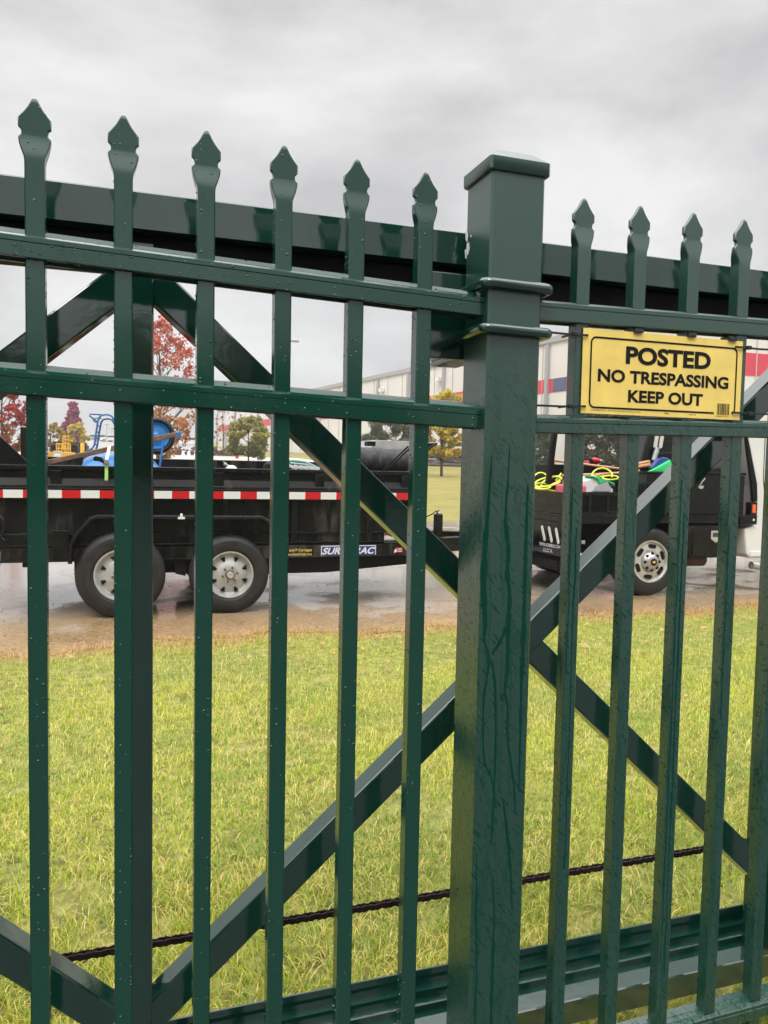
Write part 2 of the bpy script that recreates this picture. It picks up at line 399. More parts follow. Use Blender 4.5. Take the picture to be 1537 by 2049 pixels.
def road_mat():
    m = bpy.data.materials.new('wet_road'); m.use_nodes = True; t = m.node_tree; b = t.nodes['Principled BSDF']
    N = t.nodes.new; L = t.links.new
    c = N('ShaderNodeTexCoord'); s = N('ShaderNodeSeparateXYZ'); L(c.outputs['Object'], s.inputs[0])
    n = N('ShaderNodeTexNoise'); n.inputs['Scale'].default_value = .9; n.inputs['Detail'].default_value = 7; n.inputs['Roughness'].default_value = .6; L(c.outputs['Object'], n.inputs['Vector'])
    a = N('ShaderNodeMath'); a.operation = 'MULTIPLY_ADD'; a.inputs[1].default_value = 2.2; L(n.outputs['Fac'], a.inputs[0]); L(s.outputs['Y'], a.inputs[2])
    mud = N('ShaderNodeMapRange'); mud.inputs['From Min'].default_value = 6.7; mud.inputs['From Max'].default_value = 8.4; L(a.outputs[0], mud.inputs[0])
    g = N('ShaderNodeTexNoise'); g.inputs['Scale'].default_value = 28; g.inputs['Detail'].default_value = 8; g.inputs['Roughness'].default_value = .75; L(c.outputs['Object'], g.inputs['Vector'])
    r1 = N('ShaderNodeValToRGB'); e = r1.color_ramp.elements
    e[0].position = .32; e[0].color = (.15,.09,.048,1); e[1].position = .7; e[1].color = (.42,.285,.14,1); L(g.outputs['Fac'], r1.inputs[0])
    r2 = N('ShaderNodeValToRGB'); e = r2.color_ramp.elements
    e[0].position = .3; e[0].color = (.21,.19,.172,1); e[1].position = .7; e[1].color = (.32,.30,.275,1); L(g.outputs['Fac'], r2.inputs[0])
    mx_ = N('ShaderNodeMix'); mx_.data_type = 'RGBA'; L(mud.outputs[0], mx_.inputs[0]); L(r1.outputs[0], mx_.inputs[6]); L(r2.outputs[0], mx_.inputs[7]); L(mx_.outputs[2], b.inputs['Base Color'])
    pn = N('ShaderNodeTexNoise'); pn.inputs['Scale'].default_value = 1.3; pn.inputs['Detail'].default_value = 5; L(c.outputs['Object'], pn.inputs['Vector'])
    pa = N('ShaderNodeMath'); pa.operation = 'MULTIPLY_ADD'; pa.inputs[1].default_value = .12; L(mud.outputs[0], pa.inputs[0]); L(pn.outputs['Fac'], pa.inputs[2])
    pr = N('ShaderNodeMapRange'); pr.inputs['From Min'].default_value = .46; pr.inputs['From Max'].default_value = .60; pr.inputs['To Min'].default_value = .42; pr.inputs['To Max'].default_value = .06; L(pa.outputs[0], pr.inputs[0]); L(pr.outputs[0], b.inputs['Roughness'])
    bs = N('ShaderNodeMapRange'); bs.inputs['From Min'].default_value = .46; bs.inputs['From Max'].default_value = .60; bs.inputs['To Min'].default_value = .5; bs.inputs['To Max'].default_value = .03; L(pa.outputs[0], bs.inputs[0])
    bp = N('ShaderNodeBump'); bp.inputs['Distance'].default_value = .012; L(bs.outputs[0], bp.inputs['Strength']); L(g.outputs['Fac'], bp.inputs['Height']); L(bp.outputs[0], b.inputs['Normal'])
    return m
M_ROAD = road_mat()

# ------------------------------------------------------------------ ground, road, lot
def sheet(name, xs, ys, m, dz=0.0, edge=None):
    mb = MB(); nx = len(xs)
    for y in ys:
        for x in xs:
            yy = y
            if edge and y == ys[0]: yy = y + edge(x)
            mb.v.append((x, yy, ground(yy) + dz))
    for j in range(len(ys)-1):
        for i in range(nx-1):
            a = j*nx + i; mb.f.append((a, a+1, a+nx+1, a+nx))
    return tag(obj(name, mb, m, smooth=True), kind='structure')
xs_far = [-900, -400, -150, -60, -20, -8, -4, 0, 4, 8, 20, 60, 150, 400, 900]
sheet('ground', xs_far, [-300, -40, -1] + [0.3*i for i in range(1, 18)] + [8, 12, 17, 18, 19, 20, 21, 30, 60, 120, 200, 259, 262, 600, 1500], M_FARLAWN)
sheet('lawn', [-6 + .5*i for i in range(37)], [-.14, 0] + [0.3*i for i in range(1, 17)] + [4.95, 5.4], M_SOIL, .004)
def road_edge(x): return .05*x + .12*math.sin(x*2.1) + .07*math.sin(x*5.3+1) + .04*math.sin(x*13)
sheet('road', [-90, -30, -10] + [-6 + .1*i for i in range(181)] + [14, 20, 40, 90], [4.85, 5.6, 6.5, 8, 11, 14, 16.9], M_ROAD, .008, lambda x: road_edge(x) if -7 < x < 12.5 else 0)
sheet('parking_lot', [-120, -40, 0, 17], [66, 70, 74, 78], M_LOT, .02)
sheet('parking_lot', [-160, -60, -10, 14], [96, 120, 160, 200, 235], M_LOT2, .02)
sheet('driveway', [-60, -5, 5, 60], [-40, -10, -1.5, -.16], M_BACK, .008)

# ------------------------------------------------------------------ fence panels
S = .1143
def picket_mesh(length_top):
    """square tube from z=0 (bottom) to the spear tip at length_top; front face at y=0"""
    T = length_top; mb = MB(); q = .0127
    sp = [  # distance below tip (mm), half width (mm), front y, back y (mm)
        (96, 12.7, 0, 25.4), (90, 12.75, .25, 25.2), (85, 12.9, .5, 24.6), (80, 13.6, 1.0, 23.6), (75, 15.4, 1.7, 22.2), (70, 17.3, 2.5, 20.4), (65, 18.8, 3.3, 18.4), (60, 20.0, 4.1, 16.4), (56, 20.6, 4.7, 15), (53, 20.5, 5.1, 14),
        (51.5, 18.6, 5.3, 13.7), (49.5, 17.2, 5.5, 13.6), (46.5, 16.7, 5.5, 13.6), (43.5, 17.2, 5.5, 13.6), (41.5, 18.6, 5.5, 13.6), (39.5, 20.9, 5.5, 13.6),
        (28, 20.9, 5.5, 13.6), (24, 17.6, 5.5, 13.6), (18, 12.8, 5.5, 13.6), (12, 8.9, 5.5, 13.6), (7, 6.3, 5.5, 13.6), (3, 4.4, 6.2, 12.8), (1, 2.9, 7.2, 12), (0, 1.2, 8.4, 11)]
    st = [(0.0, q, 0, .0254), (T-.096-.3, q, 0, .0254)] + [(T - a/1000, b/1000, c/1000, d/1000) for a, b, c, d in sp]
    rr = []
    for z, w, y0, y1 in st:
        c = min(.0016, w*.3, (y1-y0)*.3)
        rr.append([(-w+c, y0, z), (w-c, y0, z), (w, y0+c, z), (w, y1-c, z), (w-c, y1, z), (-w+c, y1, z), (-w, y1-c, z), (-w, y0+c, z)])
    return mb.rings(rr)
def rail_profile(h, rise, zoff):
    return [(-.006, -h+zoff+.001), (-.006, -.0088+zoff), (-.0048, -.0080+zoff), (-.006, -.0072+zoff), (-.006, -.001+zoff), (-.005, zoff),
            (.002, zoff+rise*.30), (.0035, zoff+rise*.55), (.012, zoff+rise*.62), (.0135, zoff+rise*.85), (.030, zoff+rise), (.031, zoff+rise-.002),
            (.031, -h+zoff+.001), (.030, -h+zoff), (.026, -h+zoff), (.0255, -h+zoff+.004), (-.0015, -h+zoff+.004), (-.002, -h+zoff), (-.005, -h+zoff)]
def fence_panel(label, x_first, n, k0, ztip0, slope, rails, xa, xb, mpaint, rise, hs, zbot):
    base = (x_first, 0, ground(0))
    t = thing('picket_fence', base, label, 'fence')
    for z, h in rails:
        mb = MB().extrude_x(rail_profile(h, rise, z + slope*xa + ZC), xa, xb, slope*(xb-xa))
        obj('rail', mb, mpaint, t)
    L = ztip0 - zbot
    first = None
    for k in range(k0, k0+n):
        X = x_first + k*S
        if first is None:
            pm = picket_mesh(L)
            me_o = obj('picket', pm, mpaint, None, smooth=True); me_o.parent = t; first = me_o
            o = me_o
        else:
            o = first.copy(); COL.objects.link(o); o.parent = t
        o.location = Vector((X, 0, ZC + zbot + slope*X)) - Vector(base)
    return t
panelL = fence_panel('green spear-topped fence panel left of the thick capped post', -.1182, 14, -8, .4845, -.0343,
    [(.2961, .0288), (.1134, .0300), (-1.055, .030)], -1.10, .556, M_PB, .015, None, -1.16)
panelR = fence_panel('green spear-topped fence panel right of the post, behind the yellow sign', .7455, 11, 0, .4542, .0146,
    [(.2705, .0305), (.0770, .0255), (-1.0817, .030)], .654, 1.96, M_PS, .008, None, -1.14)

# ------------------------------------------------------------------ post, cap, clamp rods, roller bracket
PXC, PSZ, PY0 = .603, .0965, -.024
post = thing('fence_post', (PXC, PY0+PSZ/2, ground(0)), 'thick square green steel post with flat hipped cap and two clamp rods', 'post')
def sq_ring(cx, cy, hw, z, c):
    return [(cx-hw+c, cy-hw, z), (cx+hw-c, cy-hw, z), (cx+hw, cy-hw+c, z), (cx+hw, cy+hw-c, z), (cx+hw-c, cy+hw, z), (cx-hw+c, cy+hw, z), (cx-hw, cy+hw-c, z), (cx-hw, cy-hw+c, z)]
pcy = PY0 + PSZ/2
ztop = P(981, 338, PY0).z + .013
obj('shaft', MB().rings([sq_ring(PXC, pcy, PSZ/2, ground(0)-.3, .004), sq_ring(PXC, pcy, PSZ/2, ztop, .004)]), M_PS, post, smooth=True)
hc = PSZ/2 + .006
obj('cap', MB().rings([sq_ring(PXC, pcy, hc-.0015, ztop-.013, .004), sq_ring(PXC, pcy, hc, ztop-.011, .004), sq_ring(PXC, pcy, hc, ztop+.008, .004),
    sq_ring(PXC, pcy, hc-.003, ztop+.0105, .004), sq_ring(PXC, pcy, hc-.022, ztop+.026, .003), sq_ring(PXC, pcy, .006, ztop+.030, .001)]), M_PS, post, smooth=True)
for yc in (567, 657):
    zc = P(1040, yc + 4, PY0 - .007).z
    r = .0084; x0, x1, yf = PXC-PSZ/2-r-.002, PXC+PSZ/2+r+.004, PY0-r-.001
    pts = [(x0-.012, PY0+.175, zc-.003)]
    pts += [(x0-.004, PY0+.06, zc-.002), (x0, PY0+.006, zc)]
    for a in range(1, 7):
        an = math.pi/2*a/6; pts.append((x0+.011-.011*math.cos(an), PY0+.006-(.006+r+.001)*math.sin(an)+.0, zc))
    for a in range(0, 7):
        an = math.pi/2*a/6; pts.append((x1-.014+.014*math.sin(an), yf+.014-.014*math.cos(an), zc-.0015))
    pts += [(x1+.001, PY0+.06, zc-.002), (x1+.001, PY0+.14, zc-.003)]
    obj('clamp_rod', MB().tube(pts, r, 12), M_GATE, post, smooth=True)
bx0, bx1 = P(864, 600, .19).x, P(958, 600, .10).x
bz0, bz1 = P(900, 718, .078).z, P(900, 545, .078).z
mb = MB().box(P(845, 600, .078).x, bx1, .078, .088, bz0, bz1)
mb.box(bx0, bx1, .088, .19, bz0, bz0+.008); mb.box(bx0, bx0+.008, .088, .19, bz0+.008, bz1-.01); mb.box(bx0, bx1, .088, .12, bz1-.008, bz1)
obj('roller_bracket', mb, M_GATE, post, bevel=.002)

# water running down the post front and the pickets: thin raised ribbons of clear film
M_RUN = mat('water_run', (.003, .040, .027), .04, var=0, spec=.12)
mb = MB()
def run(pts, wids, y):
    q = []
    for k in range(len(pts)-1):
        for f in range(5): q.append((pts[k].lerp(pts[k+1], f/5), wids[k] + (wids[k+1]-wids[k])*f/5))
    q.append((pts[-1], wids[-1])); n_ = len(q); i0 = len(mb.v); rq = random.Random(n_)
    sm = [sum((q[min(max(k+d, 0), n_-1)][0] for d in (-2, -1, 0, 1, 2)), Vector())/5 for k in range(n_)]
    for k in range(n_):
        w = q[k][1]*rq.uniform(.75, 1.3)/2; c = sm[k] + Vector((rq.uniform(-.0004, .0004), 0, 0))
        mb.v += [(c.x-w, y-.0001, c.z), (c.x, y-.0006, c.z), (c.x+w, y-.0001, c.z)]
        if k:
            a = i0 + 3*k; mb.f += [(a-3, a-2, a+1, a), (a-2, a-1, a+2, a+1)]
for pts, wd in (
    (((985, 905), (981, 960), (976, 1030), (970, 1100), (967, 1178), (972, 1246), (967, 1282), (980, 1313), (974, 1360), (967, 1407), (967, 1470), (968, 1527), (984, 1555), (990, 1594)), (.002, .004, .006, .010, .012, .008, .005, .005, .004, .004, .004, .004, .0035, .004)),
    (((1020, 880), (1018, 950), (1010, 1040), (1019, 1100), (1014, 1152), (1021, 1186), (1017, 1246), (1016, 1290), (1016, 1345), (1009, 1386), (1017, 1412), (1014, 1464), (1019, 1506), (1029, 1568), (1032, 1640)), (.002, .004, .006, .008, .009, .007, .010, .007, .006, .005, .004, .004, .004, .004, .002)),
    (((1014, 1250), (1003, 1282), (990, 1300), (984, 1312)), (.008, .006, .008, .004)),
    (((982, 1318), (989, 1350), (992, 1399), (992, 1460), (991, 1516), (990, 1568), (986, 1640), (982, 1700)), (.005, .005, .005, .0045, .004, .004, .004, .002)),
    (((1056, 960), (1054, 1040), (1052, 1100), (1050, 1180), (1047, 1282), (1043, 1390), (1041, 1490), (1038, 1600)), (.003, .006, .006, .007, .008, .006, .004, .002)),
    (((1010, 1386), (1003, 1394), (1006, 1404)), (.005, .007, .004)),
    (((987, 1750), (988, 1800), (989, 1837), (986, 1920), (984, 1990), (982, 2060), (980, 2130)), (.002, .003, .004, .006, .006, .005, .004)),
    (((953, 1700), (954, 1780), (952, 1850), (955, 1930), (951, 2010), (950, 2080)), (.002, .003, .004, .004, .004, .003)),
    (((1005, 1590), (1012, 1640), (1019, 1700), (1022, 1760), (1026, 1830)), (.002, .005, .006, .004, .002))):
    run([P(a, b, PY0) for a, b in pts], wd, PY0)
rw = random.Random(12)
for k in range(4):
    X = .7455 + k*S
    for off in (-.0085, rw.uniform(-.002, .006)):
        z = ZC + rw.uniform(-.12, .02); pp, ww = [], []
        while z > .32:
            pp.append(Vector((X + off + rw.uniform(-.0016, .0016), 0, z))); ww.append(rw.uniform(.0018, .0042)); z -= rw.uniform(.03, .07)
            if rw.random() < .07: break
        if len(pp) > 3: run(pp, ww, 0.0)
tag(obj('water_runs', mb, M_RUN, smooth=True, fix=False), kind='stuff')

mb = MB(); XL = PXC - PSZ/2 - .0004
for poly in (((931, 462), (935, 459), (937, 472), (935, 486), (932, 480)), ((934, 488), (939, 484), (940, 497), (936, 512), (933, 505)), ((941, 470), (943, 469), (944, 474), (942, 475)), ((930, 500), (933, 498), (934, 518), (931, 516))):
    i = len(mb.v); mb.v += [tuple(PX(a, b, XL)) for a, b in poly]; mb.f.append(tuple(range(i, i+len(poly))))
obj('paint_scrape', mb, M_BAG, post, fix=False)

# ------------------------------------------------------------------ sliding gate behind the fence
gate = thing('sliding_gate', (P(280, 1200, .11).x, .135, ground(.1)), 'dark green cantilever gate frame with crossed braces sliding behind the fence', 'gate')
YB = .092
zt, zb = P(768, 442.7, YB).z, P(0, 426, YB).z
GX0, GX1 = -1.9, 3.4
# enclosed track: front wall, back wall, roof and two bottom lips
prof = [(YB, zb), (YB, zt-.003), (YB+.003, zt), (YB+.107, zt), (YB+.11, zt-.003), (YB+.11, zb), (YB+.075, zb), (YB+.075, zb+.006), (YB+.104, zb+.006), (YB+.104, zt-.008), (YB+.006, zt-.008), (YB+.006, zb+.006), (YB+.035, zb+.006), (YB+.035, zb)]
obj('track_beam', MB().extrude_x(prof, GX0, GX1), M_GATE, gate)
YF = .112; TW = .050
ztube = zb - .055
obj('top_chord', MB().box(GX0, GX1, YF+.012, YF+.066, ztube, zb-.002), M_BLACKMATT, gate, bevel=.003)  # black finish stands in for the shade inside the unlit track
def G2(px, py): return P(px, py, YF)
ux1 = G2(308, 553).x; ux0 = ux1 - TW
zlow = P(339.6, 2043, YF+.09).z - .09
def upright(x0): return obj('upright', MB().box(x0, x0+TW, YF+.0012, YF+TW, zlow, zb-.013), M_GATE, gate, bevel=.003)
upright(ux0)
def brace(a, b, back=.002, ext=1.0):
    a, b = G2(*a), G2(*b); b = a + (b - a)*ext; a.y = b.y = YF + TW/2 + back
    obj('brace', MB().bar(a, b, TW-.004, TW, (0, 0, 1)), M_GATE, gate, bevel=.003)
def lerp(a, b, x): return (x, a[1] + (b[1]-a[1])*(x-a[0])/(b[0]-a[0]))
# X of the right bay: rising brace runs through, falling brace is cut at the crossing
R0, R1 = (381, 1967), (1343, 994)
F0, F1 = (396, 644), (1218, 1444)
brace(lerp(R0, R1, 296), lerp(R0, R1, 1760))
brace(lerp(F0, F1, 305), lerp(F0, F1, 990), .0045)
brace(lerp(F0, F1, 1040), lerp(F0, F1, 1700), .0045)
brace((262, 546.5), (-420, 1062), .002, 2.3)
brace((226, 2058), (-420, 1650), .0045, 2.3)
cx = G2(1016, 1270)
ux2 = 2*(cx.x) - (ux0 + TW/2) - TW/2
upright(ux2)
upright(2*ux0 - ux2)
# bottom member: square tube in front, stepped track rising behind it
zf = P(1038.4, 2026, YF).z
hb = P(1038.4, 1898.7, YF+.112).z - zf; print('HB', hb)
prof = [(YF, zf-.050), (YF, zf-.002), (YF+.002, zf), (YF+.058, zf), (YF+.058, zf+hb*.26), (YF+.068, zf+hb*.26), (YF+.068, zf+hb*.18), (YF+.082, zf+hb*.18), (YF+.082, zf+hb*.48), (YF+.092, zf+hb*.48), (YF+.092, zf+hb*.40), (YF+.108, zf+hb*.40), (YF+.108, zf+hb), (YF+.112, zf+hb), (YF+.112, zf-.050)]
obj('bottom_track', MB().extrude_x(prof, GX0, GX1), M_GATE, gate)

# roller chain for the opener
a, b = P(101, 1911, .24), P(1498, 1684, .24)
zch = (a.z + b.z)/2
mb = MB(); pitch = .0135; nl = 330; x0 = -1.9
for i in range(nl):
    x = x0 + i*pitch; sag = -.006*math.sin(math.pi*i/nl)
    yo = .0055 if i % 2 else .0035
    for sy in (-1, 1):
        pts = []
        for k in range(12):
            t = k/12*2*math.pi; hx = math.cos(t); r = .0075*(1 - .28*(1-hx*hx)**2 if abs(hx) < .9 else 1)
            pts.append((x + pitch/2 + (pitch/2+.0052)*hx, zch + sag + .0078*math.sin(t)*(1-.38*math.exp(-(hx/.35)**2))))
        mb.prism(pts, .24+sy*yo-.0009, .24+sy*yo+.0009)
    mb.lathe([(.0032, -.0045), (.0032, .0045)], (x, .24, zch+sag), 'Y', 8)
tag(obj('drive_chain', mb, M_CHAIN, loc=(x0, .24, zch)), 'dark rusty roller chain stretched low behind the green gate', 'chain')

# ------------------------------------------------------------------ warning sign and cable ties
YS = -.0035
TL, TR, BR, BL = P(1168, 656, YS), P(1487, 683, YS), P(1480, 841, YS), P(1162, 826, YS)
ex = ((TR-TL)+(BR-BL))/2; ey = ((TL-BL)+(TR-BR))/2
so = (TL+TR+BR+BL)/4 - ex/2 - ey/2
sign = thing('warning_sign', so + ex/2, 'yellow metal no trespassing sign tied to the right fence panel', 'sign')
def SP(u, v, dy=0.0): return so + ex*u + ey*(1-v) + Vector((0, dy, 0))
mb = MB().quadbox([SP(0,1,.0012), SP(1,1,.0012), SP(1,0,.0012), SP(0,0,.0012), SP(0,1), SP(1,1), SP(1,0), SP(0,0)])
obj('plate', mb, M_YSIGN, sign)
mb = MB()
for txt, u0, u1, v0, v1, th in (('POSTED', .255, .79, .172, .388, .038), ('NO TRESPASSING', .092, .913, .463, .617, .034), ('KEEP OUT', .277, .748, .694, .846, .034)):
    put_text(mb, txt, SP(u0, v1, -.0006), ex*(u1-u0), ey*(v1-v0), th)
obj('lettering', mb, M_INK, sign, fix=False)
# rounded border line, open at the barcode
mb = MB(); u0, u1, v0, v1 = .048, .962, .098, .925; ru, rv = .028, .028*ex.length/ey.length; w = .0032
path = [(.825, v1)]
def arc(cu, cv, a0, a1):
    for i in range(9):
        a = math.radians(a0 + (a1-a0)*i/8); path.append((cu + ru*math.cos(a), cv - rv*math.sin(a)))
arc(u0+ru, v1-rv, 270, 180); arc(u0+ru, v0+rv, 180, 90); arc(u1-ru, v0+rv, 90, 0); arc(u1-ru, v1-rv, 360, 300)
cpts = [SP(u, v, -.0006) for u, v in path]
for i, p in enumerate(cpts):
    d = (cpts[min(i+1, len(cpts)-1)] - cpts[max(i-1, 0)]); d = Vector((d.x, 0, d.z)).normalized(); n_ = Vector((-d.z, 0, d.x))
    mb.v += [tuple(p + n_*w/2), tuple(p - n_*w/2)]
    if i: mb.f.append((2*i-2, 2*i-1, 2*i+1, 2*i))
obj('border_line', mb, M_INK, sign, fix=False)
mb = MB(); rb = random.Random(3); u = .845
while u < .928:
    wd = rb.choice((.0016, .0016, .003, .0044))
    i = len(mb.v); mb.v += [tuple(SP(u, .945, -.0006)), tuple(SP(u+wd, .945, -.0006)), tuple(SP(u+wd, .80, -.0006)), tuple(SP(u, .80, -.0006))]; mb.f.append((i, i+1, i+2, i+3))
    u += wd + rb.choice((.0018, .0018, .003))
put_text(mb, '0 29069 75121 7', SP(.838, .972, -.0006), ex*.096, ey*.018)
obj('barcode', mb, M_INK, sign, fix=False)
mb = MB()
put_text(mb, 'HY-KO PRODUCTS CO. NORTHFIELD, OHIO 44067 USA  Made in the U.S.A.', SP(.058, .968, -.0006), ex*.30, ey*.020)
obj('small_print', mb, M_INK, sign, fix=False); mb = MB()
put_text(mb, '20604', SP(.505, .966, -.0006), ex*.030, ey*.018)
obj('small_print', mb, M_INK, sign, fix=False); mb = MB()
put_text(mb, 'HA-20 1186', SP(.665, .966, -.0006), ex*.042, ey*.017)
obj('small_print', mb, M_INK, sign, fix=False)
def tie(label, a, b, head, loop_x):
    y = -.007
    A, B, Hd = P(a[0], a[1], y), P(b[0], b[1], y), P(head[0], head[1], y)
    t = thing('cable_tie', A, label, 'cable tie', 'cable ties holding the sign')
    mid = (A + B)/2 + Vector((0, -.001, -.001))
    obj('strap', MB().bar(A, mid, .0014, .0036).bar(mid + (B-A).normalized()*.0002, B, .0014, .0036).bar(B, B+Vector((0, .038, 0)), .0014, .0036).bar(Vector((Hd.x, y, Hd.z)), Vector((Hd.x-.001, .03, Hd.z)), .0014, .0036), M_TIE, t)
    obj('head', MB().box(Hd.x-.005, Hd.x+.005, y-.004, y+.0025, Hd.z-.0035, Hd.z+.0035), M_TIE, t, bevel=.001)
tie("black cable tie through the sign's upper left hole, beside the post", (1092, 664), (1177, 671), (1149, 668), 0)
tie("black cable tie through the sign's lower left hole, beside the post", (1072, 811), (1172, 813), (1141, 812.5), 0)
tie("black cable tie through the sign's upper right hole, far from the post", (1560, 701), (1474, 694), (1498, 696), 0)
tie("black cable tie through the sign's lower right hole, near the barcode", (1560, 829), (1467, 825.5), (1500, 828), 0)
for i, (px, py, lb) in enumerate(((1277, 663, 'first black clip from the left on the upper edge of the sign'), (1384, 671, 'second black clip from the left on the upper edge of the sign'), (1466, 679, 'third black clip from the left on the upper edge of the sign'))):
    p = P(px, py, -.005)
    mb = MB().box(p.x-.009, p.x+.009, -.0085, -.0040, p.z-.003, p.z+.002).box(p.x-.006, p.x+.006, -.0040, .020, p.z+.0022, p.z+.006)
    tag(obj('clip', mb, M_TIE, bevel=.0008, loc=tuple(p)), lb, 'clip', 'clips on the upper edge of the sign')

# raindrops beading on the left panel and hanging under its rails
mb = MB(); rd = random.Random(5)
for k in range(-1, 6):
    X = -.1182 + k*S
    for i in range(95):
        z = ZC + rd.uniform(-1.0, .40) - .0343*X
        mb.dome((X + rd.uniform(-.0115, .0115), -.0001, z), rd.choice((.0006, .0007, .0009, .0012)), (0, -1, 0), 6)
    for i in range(120):
        z = ZC + rd.uniform(-1.0, .40) - .0343*X
        mb.dome((X + (.0128 if k < 1 else -.0128), rd.uniform(.001, .024), z), rd.choice((.0007, .0010, .0014)), (1 if k < 1 else -1, 0, 0), 6, .8)
for zt_, h in ((.2961, .0288), (.1134, .030)):
    for i in range(150):
        X = rd.uniform(-.35, .57); mb.dome((X, -.0061, ZC + zt_ - .0343*X - rd.uniform(.002, h-.001)), rd.choice((.0007, .0009, .0013)), (0, -1, 0), 6)
    for i in range(42):
        X = rd.uniform(-.35, .57); mb.dome((X, rd.uniform(-.004, .001), ZC + zt_ - .0343*X - h + .0004), rd.uniform(.0012, .0022), (0, 0, -1), 7, 1.0)
tag(obj('raindrops', mb, M_DROP, smooth=True, fix=False), kind='stuff')

# ------------------------------------------------------------------ lawn grass
def blades(name, n, xr, yr, ymin_fade=None):
    pass
def grass():
    pos = []; zones = [((-1.2, 2.9), (.02, 1.2), 17000), ((-1.3, 3.8), (1.2, 2.2), 12500), ((-1.6, 5.0), (2.2, 3.4), 8600), ((-2.2, 6.6), (3.4, 5.35), 6200), ((-3.5, -1.4), (.1, 3.4), 1500), ((3.4, 6), (.1, 3.0), 1200)]
    for (a, b), (c, d), dens in zones:
        n = int((b-a)*(d-c)*dens); pos.append(np.stack([NP.uniform(a, b, n), NP.uniform(c, d, n)], 1))
    p = np.concatenate(pos)
    e = 4.85 + .05*p[:,0] + .12*np.sin(p[:,0]*2.1) + .07*np.sin(p[:,0]*5.3+1) + .04*np.sin(p[:,0]*13)
    keep = p[:,1] < e + .10 + NP.normal(0, .05, len(p))
    thin = (np.sin(p[:,0]*5.1+p[:,1]*2.2)+np.sin(p[:,1]*6.3-p[:,0]*1.7+1.2)+np.sin(p[:,0]*13.7+p[:,1]*9.1)+np.sin(p[:,1]*17.3-p[:,0]*11.9))/4
    keep &= NP.random(len(p)) < np.clip(1.05 - 1.1*np.clip(thin-.12, 0, 1), .25, 1)
    p = p[keep]; e = e[keep]; n = len(p); x, y = p[:,0], p[:,1]
    t = np.clip((y-.3)/4.5, 0, 1); z = .17*(1 - t*t*(3-2*t)) + .004
    def vn(s, ph):   # cheap smooth field
        return (np.sin(x*s+ph)+np.sin(y*s*1.13+ph*2)+np.sin((x+y)*s*.71+ph*3)+np.sin((x-y*1.3)*s*1.9+ph*.7))/4
    fld = vn(2.3, .4); fine = vn(9.0, 2.0)
    dry_edge = np.clip((y - (e-.42) + .16*fld + .1*fine)/.32, 0, 1)
    h = NP.uniform(.016, .040, n)*(1+.35*fld) * (1 + .25*dry_edge)
    lean = NP.uniform(.35, 1.5, n); az = NP.uniform(0, 2*np.pi, n)
    wd = NP.uniform(.0017, .0035, n)
    straw = NP.random(n) < (.22 + .20*fine + .14*fld)
    straw |= NP.random(n) < dry_edge*.92
    lean = np.where(straw, np.clip(lean+.35, 0, 1.5), lean); h = np.where(straw, h*1.25, h)
    dx, dy = np.cos(az), np.sin(az); px_, py_ = -dy, dx
    g = NP.random((n, 1))
    c_green = np.array([.22,.33,.022])*(1-g) + np.array([.55,.60,.036])*g
    g2 = NP.random((n, 1))
    c_straw = np.array([.56,.46,.07])*(1-g2) + np.array([.72,.60,.18])*g2
    c_edge = np.array([.42,.24,.08])*(1-g2) + np.array([.64,.42,.17])*g2
    cs = c_straw*(1-dry_edge[:,None]) + c_edge*dry_edge[:,None]
    patch = np.clip(.5+1.2*vn(3.7, 5.0), 0, 1)[:,None]
    c_green = c_green*(1-.55*patch) + np.array([.17,.29,.05])*.55*patch
    colr = np.where(straw[:,None], cs, c_green)
    V = np.empty((n, 5, 3)); l1 = lean*.55
    m1x, m1z = h*.55*np.sin(l1), h*.55*np.cos(l1)
    t1x, t1z = m1x + h*.5*np.sin(lean), m1z + h*.5*np.cos(lean)
    for i, s in ((0, -1), (1, 1)):
        V[:,i,0] = x + s*px_*wd/2; V[:,i,1] = y + s*py_*wd/2; V[:,i,2] = z
        V[:,2+i,0] = x + dx*m1x - s*px_*wd*.42; V[:,2+i,1] = y + dy*m1x - s*py_*wd*.42; V[:,2+i,2] = z + m1z
    V[:,4,0] = x + dx*t1x; V[:,4,1] = y + dy*t1x; V[:,4,2] = z + t1z
    me = bpy.data.meshes.new('grass')
    me.vertices.add(n*5); me.vertices.foreach_set('co', V.reshape(-1))
    li = np.empty((n, 7), dtype=np.int32); b5 = (np.arange(n)*5)[:,None]
    li[:] = b5 + np.array([0,1,2,3,3,2,4])
    me.loops.add(n*7); me.loops.foreach_set('vertex_index', li.reshape(-1))
    me.polygons.add(n*2)
    ls = np.stack([np.arange(n)*7, np.arange(n)*7+4], 1).reshape(-1).astype(np.int32)
    me.polygons.foreach_set('loop_start', ls)
    me.update(calc_edges=True); me.validate()
    ca = me.color_attributes.new('col', 'FLOAT_COLOR', 'POINT')
    cc = np.ones((n, 5, 4)); cc[:,:,:3] = colr[:,None,:]; ca.data.foreach_set('color', cc.reshape(-1).astype(np.float32))
    me.materials.append(M_GRASS)
    o = bpy.data.objects.new('grass', me); COL.objects.link(o)
    tag(o, kind='stuff')
grass()
mb = MB(); rp = random.Random(9)
for i in range(420):
    x = rp.uniform(-2, 8); y = rp.uniform(5.0, 8.5) + .05*x; r = rp.uniform(.004, .014)*(1 if y < 6 else .7)
    mb.dome((x, y, .008), r, (0, 0, 1), 6, .8)
tag(obj('gravel', mb, M_PEB, smooth=False, fix=False), kind='stuff')

